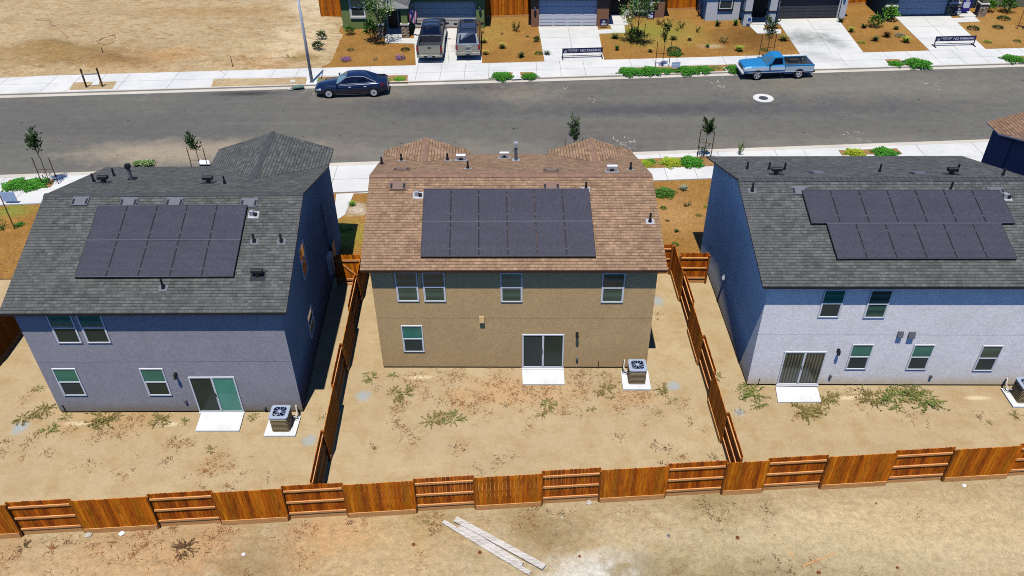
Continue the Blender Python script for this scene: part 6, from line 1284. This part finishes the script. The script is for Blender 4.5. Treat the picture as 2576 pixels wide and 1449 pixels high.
    named = [('weed_o', M1(690, 275), 170, 'olive weed clump in the taupe yard, left of its greener neighbour'), ('weed_g', M1(845, 265), 150, 'greenish weed clump in the middle left of the taupe yard'), ('weed_g', M1(1560, 155), 130, 'green weed below the door slab of the taupe house'), ('weed_o', M1(1505, 225), 95, 'olive weed just below the green weed by the taupe slab'), ('weed_o', M1(470, 75), 190, 'wide olive weed patch near the left wall corner of the taupe house'), ('weed_g', M0(225, 1400), 120, 'green weed at the left corner of the taupe house'), ('weed_g', M0(385, 1390), 80, 'bright small weed at the foot of the taupe wall'), ('weed_o', M1(1880, 195), 80, 'small olive weed left of the taupe air conditioner'), ('weed_o', M1(2000, 45), 150, 'olive weed beside the taupe air conditioner pad'), ('weed_o', M1(2420, 40), 120, 'weed beside the grey gravel near the right side fence'),
        ('weed_g', L1(290, 35), 80, 'green weed beside the left corner of the grey house'), ('weed_o', L1(330, 200), 150, 'olive weed patch left of the grey house corner'), ('weed_o', L1(170, 265), 130, 'olive weed patch at far left of the grey yard'), ('weed_g', L1(360, 355), 140, 'green weed below the left corner of the grey house'), ('weed_g', L1(500, 250), 90, 'green weed at the foot of the grey wall corner'), ('weed_g', L1(1385, 285), 80, 'bright green weed left of the grey house door slab'), ('weed_g', L1(1910, 248), 85, 'pale green weed between the slab and the grey air conditioner'), ('weed_o', L1(790, 245), 230, 'olive dry weed patch along the grey wall'), ('weed_o', L1(1200, 275), 150, 'weed patch left of the bright green weed by the grey slab'), ('weed_o', L1(1590, 500), 95, 'upright dry weed in the middle of the grey yard'),
        ('weed_g', R1(540, 75), 210, 'green weed at the left corner of the white house'), ('weed_o', R1(940, 215), 210, 'dry weed patch below the white house slab'), ('weed_o', R1(1090, 115), 170, 'weed patch at the right end of the white house slab'), ('weed_o', R1(1430, 110), 200, 'dry left end of the big weed bed at the white wall'), ('weed_g', R1(1600, 100), 240, 'middle of the big weed bed at the white wall'), ('weed_g', R1(1830, 120), 260, 'greenest end of the big weed bed at the white wall'), ('weed_g', R1(2315, 290), 50, 'small green weed below the white air conditioner'), ('weed_o', R1(2520, 240), 90, 'weed at the right edge below the white air conditioner'), ('weed_o', (1807, 950), 34, 'weed between the side fence and the white wall'),
        ('weed_k', L1(180, 1235), 115, 'dark dead twigs outside the back fence at far left'), ('weed_r', L1(385, 1255), 95, 'brown bushy weed outside the back fence, left'), ('weed_d', L1(850, 1210), 75, 'small brown weed outside the back fence above the reddish ground'), ('weed_d', L1(1300, 1098), 80, 'weed right at the foot of the back fence'), ('weed_k', L1(1395, 1250), 170, 'wide dead twiggy weed outside the back fence'), ('weed_o', M1(660, 1050), 90, 'thin weed above the planks by the fence')]
    for m, q, w, lb in named:
        s = FOC / (G(*q) - CAMP).dot(FWD); wr = w * .3335 if w > 34 or m != 'weed_o' or q[0] != 1807 else w
        for k in range(1): plant('weed', m, q[0], q[1], wr, lb, .0, 'weed', 'weed', g3, .5)
        if wr > 40:     # big clumps: further stems belong to the same plant
            o = bpy.data.objects[[n.name for n in COL.objects][-1]]
            for k in range(int(wr / 16)):
                c = inst(plant_mesh('weed', m, random.randrange(4)), 'stem_cluster', (random.uniform(-.42, .42), random.uniform(-.42, .42), 0), random.uniform(0, 6.28), random.uniform(.35, .6), parent=o)
    def scatter(name, label, spots, mat_pick, big=1.0):
        b = MB(); src = [PROT['weedthin'][i] for i in range(3)]
        for (q, r, n, m) in spots:
            c = G(*q)
            s = FOC / (c - CAMP).dot(FWD); rad = r * .3335 / s
            for k in range(int(n * 1.5)):
                p = c + Vector((random.gauss(0, .5) * rad, random.gauss(0, .55) * rad * 1.3, 0)); p.z = soil_z(p.x, p.y); pr = random.choice(src); a = random.uniform(0, 6.28); sc = random.uniform(.35, .8) * big; ca, sa = math.cos(a) * sc, math.sin(a) * sc; i = len(b.v)
                b.v.extend(Vector((p.x + v.x * ca - v.y * sa, p.y + v.x * sa + v.y * ca, v.z * sc * .7)) for v in pr.v); b.f.extend([[i + t_ for t_ in f] for f in pr.f]); b.m.extend([m] * len(pr.f)); b.uv.extend([None] * len(pr.f))
        tag(b.build(name, mat_pick, loc=(0, 0, 0), fix=False), label, None, None, 'stuff')
    mp = [M['weed_d'], M['weed_r'], M['weed_o'], M['weed_k']]
    scatter('dry_weeds', 'dry weeds straggling over the taupe house yard', [(M1(1110, 50), 180, 30, 1), (M1(1470, 70), 190, 40, 1), (M1(880, 120), 110, 16, 1), (M1(1045, 165), 90, 9, 0), (M1(400, 200), 55, 7, 0), (M1(400, 310), 45, 6, 0), (M1(545, 395), 60, 6, 0), (M1(900, 460), 50, 3, 3), (M1(1170, 580), 40, 4, 0), (M1(1290, 565), 20, 2, 3), (M1(1040, 635), 45, 3, 0), (M1(2100, 130), 90, 10, 1), (M1(2250, 120), 120, 18, 1), (M1(2390, 190), 40, 4, 2), (M1(2110, 400), 45, 3, 3), (M1(2360, 470), 18, 2, 3), (M1(2450, 478), 28, 3, 3), (M1(2500, 110), 60, 6, 2), (M1(1690, 200), 36, 4, 0), (M1(285, 45), 36, 3, 0), (M1(240, 485), 16, 2, 3), (M1(500, 150), 20, 2, 3), (M0(560, 1410), 90, 9, 0), (M0(830, 1380), 110, 14, 0), (M0(1780, 1390), 110, 14, 0), (M0(2000, 1420), 90, 14, 0), (M1(680, 60), 160, 14, 1), (M1(1800, 60), 150, 14, 1), (M1(1320, 40), 120, 14, 1), (M1(450, 360), 60, 3, 0), (M0(2385, 920), 20, 3, 0), (M1(1220, 158), 25, 2, 3), (M1(480, 345), 20, 2, 0), (M1(2420, 620), 30, 2, 3)], mp)
    scatter('dry_weeds', 'dry weeds straggling over the grey house yard', [(L1(800, 340), 120, 10, 0), (L1(1000, 290), 150, 20, 1), (L1(1310, 460), 75, 9, 0), (L1(1405, 455), 40, 5, 0), (L1(1610, 605), 80, 11, 1), (L1(1240, 600), 32, 3, 3), (L1(1760, 755), 50, 4, 0), (L1(1660, 530), 22, 2, 0), (L1(1720, 540), 16, 1, 3), (L1(340, 525), 55, 4, 0), (L1(215, 425), 50, 4, 3), (L1(170, 125), 70, 5, 1), (L1(30, 430), 30, 3, 0), (L1(40, 500), 30, 2, 0), (L1(2430, 238), 22, 2, 2), (L1(2025, 715), 12, 1, 3), (L1(1405, 705), 12, 1, 3), (L1(1525, 772), 20, 2, 0), (L1(1910, 545), 14, 1, 3), (L1(170, 560), 30, 2, 1), (L1(640, 640), 80, 4, 1), (L1(900, 690), 80, 3, 1), (L1(1840, 660), 30, 2, 0), (L1(1740, 600), 40, 2, 1), (L1(560, 320), 50, 4, 0)], mp)
    scatter('dry_weeds', 'dry weeds straggling over the white house yard', [(R1(430, 212), 26, 3, 2), (R1(225, 572), 50, 5, 3), (R1(25, 130), 40, 4, 0), (R1(65, 300), 26, 3, 0), (R1(15, 555), 30, 3, 0), (R1(150, 340), 20, 1, 3), (R1(1280, 100), 90, 8, 0), (R1(1700, 200), 120, 9, 0), (R1(880, 240), 60, 6, 1), (R1(2260, 250), 30, 2, 3)], mp)
    scatter('dry_weeds', 'dead weeds and rubbish scattered over the bare ground outside the back fence', [(L1(1050, 1240), 200, 40, 1), (L1(1620, 1200), 130, 30, 1), (L1(700, 1340), 200, 22, 1), (L1(2250, 1160), 140, 20, 1), (L1(2290, 1340), 80, 12, 1), (L1(1120, 1390), 60, 7, 0), (L1(1340, 1340), 90, 13, 1), (L1(30, 1330), 60, 12, 1), (L1(500, 1215), 40, 3, 3), (L1(1930, 1390), 120, 14, 0), (M1(660, 1060), 120, 14, 0), (M1(1390, 1045), 110, 12, 0), (M1(1620, 1150), 150, 12, 3), (M1(2200, 1180), 160, 12, 2), (M1(560, 1300), 60, 6, 1), (M1(100, 1080), 80, 6, 1), (R1(180, 930), 70, 5, 3), (R1(280, 960), 60, 6, 3), (R1(640, 960), 50, 5, 3), (R1(200, 1180), 100, 5, 3), (R1(470, 1370), 200, 14, 3), (R1(770, 1360), 110, 12, 3), (R1(1020, 1350), 60, 7, 1), (R1(1330, 1340), 160, 11, 3), (R1(1730, 960), 40, 2, 3), (R1(2400, 1000), 100, 4, 3), (L1(300, 1400), 300, 16, 0), (M1(1100, 1150), 200, 8, 0), (M1(2300, 1050), 200, 12, 0), (R1(300, 1340), 260, 8, 3)], mp, 1.25)
    z = lambda x, y: (x * .3335, y * .3335)
    scatter('lot_weeds', 'dry tumbleweeds and low scrub on the bulldozed edge of the empty lot', [(z(800, 480), 90, 22, 1), (z(960, 490), 90, 22, 1), (z(1100, 515), 60, 14, 1), (z(1800, 460), 90, 16, 1), (z(1900, 480), 100, 16, 2), (z(2170, 470), 110, 34, 2), (z(2260, 440), 60, 16, 1), (z(80, 400), 150, 26, 2), (z(200, 440), 110, 14, 2), (z(350, 500), 70, 8, 0), (z(1410, 410), 60, 8, 2), (z(1300, 470), 60, 6, 0), (z(1340, 120), 150, 12, 0), (z(1540, 40), 100, 6, 0), (z(2150, 50), 50, 8, 3), (z(1100, 190), 300, 14, 0), (z(1630, 310), 60, 6, 0), (z(2000, 350), 90, 9, 1), (z(1710, 600), 50, 12, 1), (z(600, 290), 200, 10, 0), (z(1220, 390), 30, 4, 3), (z(300, 420), 120, 16, 0), (z(1200, 270), 60, 6, 0), (z(1620, 330), 60, 8, 3), (z(1430, 415), 40, 8, 3), (z(700, 120), 300, 8, 0), (z(1500, 100), 120, 10, 3), (z(1000, 265), 90, 8, 0), (z(550, 460), 160, 12, 0)], mp, 2.4)
# ------------------------------------------------------------------ light, camera
def make_light():
    EL, AZ = R(73), R(10.5)
    d = Vector((math.sin(AZ) * math.cos(EL), math.cos(AZ) * math.cos(EL), -math.sin(EL)))
    l = bpy.data.lights.new('sun', 'SUN'); l.energy = SUN; l.angle = R(.5); l.color = (1.0, .965, .89)
    o = bpy.data.objects.new('sun', l); COL.objects.link(o); o.rotation_euler = d.to_track_quat('-Z', 'Y').to_euler(); o.location = (0, -20, 60)
    w = bpy.data.worlds.new('World'); SC.world = w; w.use_nodes = True; n = w.node_tree.nodes; bg = n['Background']; s = n.new('ShaderNodeTexSky'); s.sky_type = 'NISHITA'; s.sun_disc = False; s.sun_elevation = EL; s.sun_rotation = math.pi + AZ; s.air_density = 1.0; s.dust_density = .1; s.ozone_density = 6.0
    mx = n.new('ShaderNodeMix'); mx.data_type = 'RGBA'; mx.blend_type = 'MULTIPLY'; mx.inputs[0].default_value = 1; mx.inputs[7].default_value = (.72, .94, 1.32, 1); w.node_tree.links.new(s.outputs[0], mx.inputs[6]); w.node_tree.links.new(mx.outputs[2], bg.inputs[0]); bg.inputs[1].default_value = SKY
    c = bpy.data.cameras.new('camera'); co = bpy.data.objects.new('camera', c); COL.objects.link(co); c.sensor_fit = 'HORIZONTAL'; c.sensor_width = 36; c.lens = 36 * FOC / IMG_W; c.clip_end = 3000; c.clip_start = .1
    co.matrix_world = Matrix(((RGT.x, UPV.x, -FWD.x, CAMP.x), (RGT.y, UPV.y, -FWD.y, CAMP.y), (RGT.z, UPV.z, -FWD.z, CAMP.z), (0, 0, 0, 1))); SC.camera = co
    v = SC.view_settings; v.view_transform = 'Standard'; v.look = 'None'; v.gamma = 1; v.exposure = EXPO
    cy = SC.cycles; cy.max_bounces = 6; cy.diffuse_bounces = 0; cy.glossy_bounces = 3; cy.use_denoising = False; cy.filter_width = 1.0
SUN, SKY, EXPO = 4.7, .08, 0.08
setup_materials(); M['pane_r'] = M['pane_y'] = plain('mirror_dark_glass', (24, 28, 30), .03, 1.0, coat=1.0)
PROT = make_protos()
make_light(); make_ground(); make_houses(); make_yard_fixtures(); make_fences(); make_far_houses(); make_vehicles(); make_street_things(); make_plants()
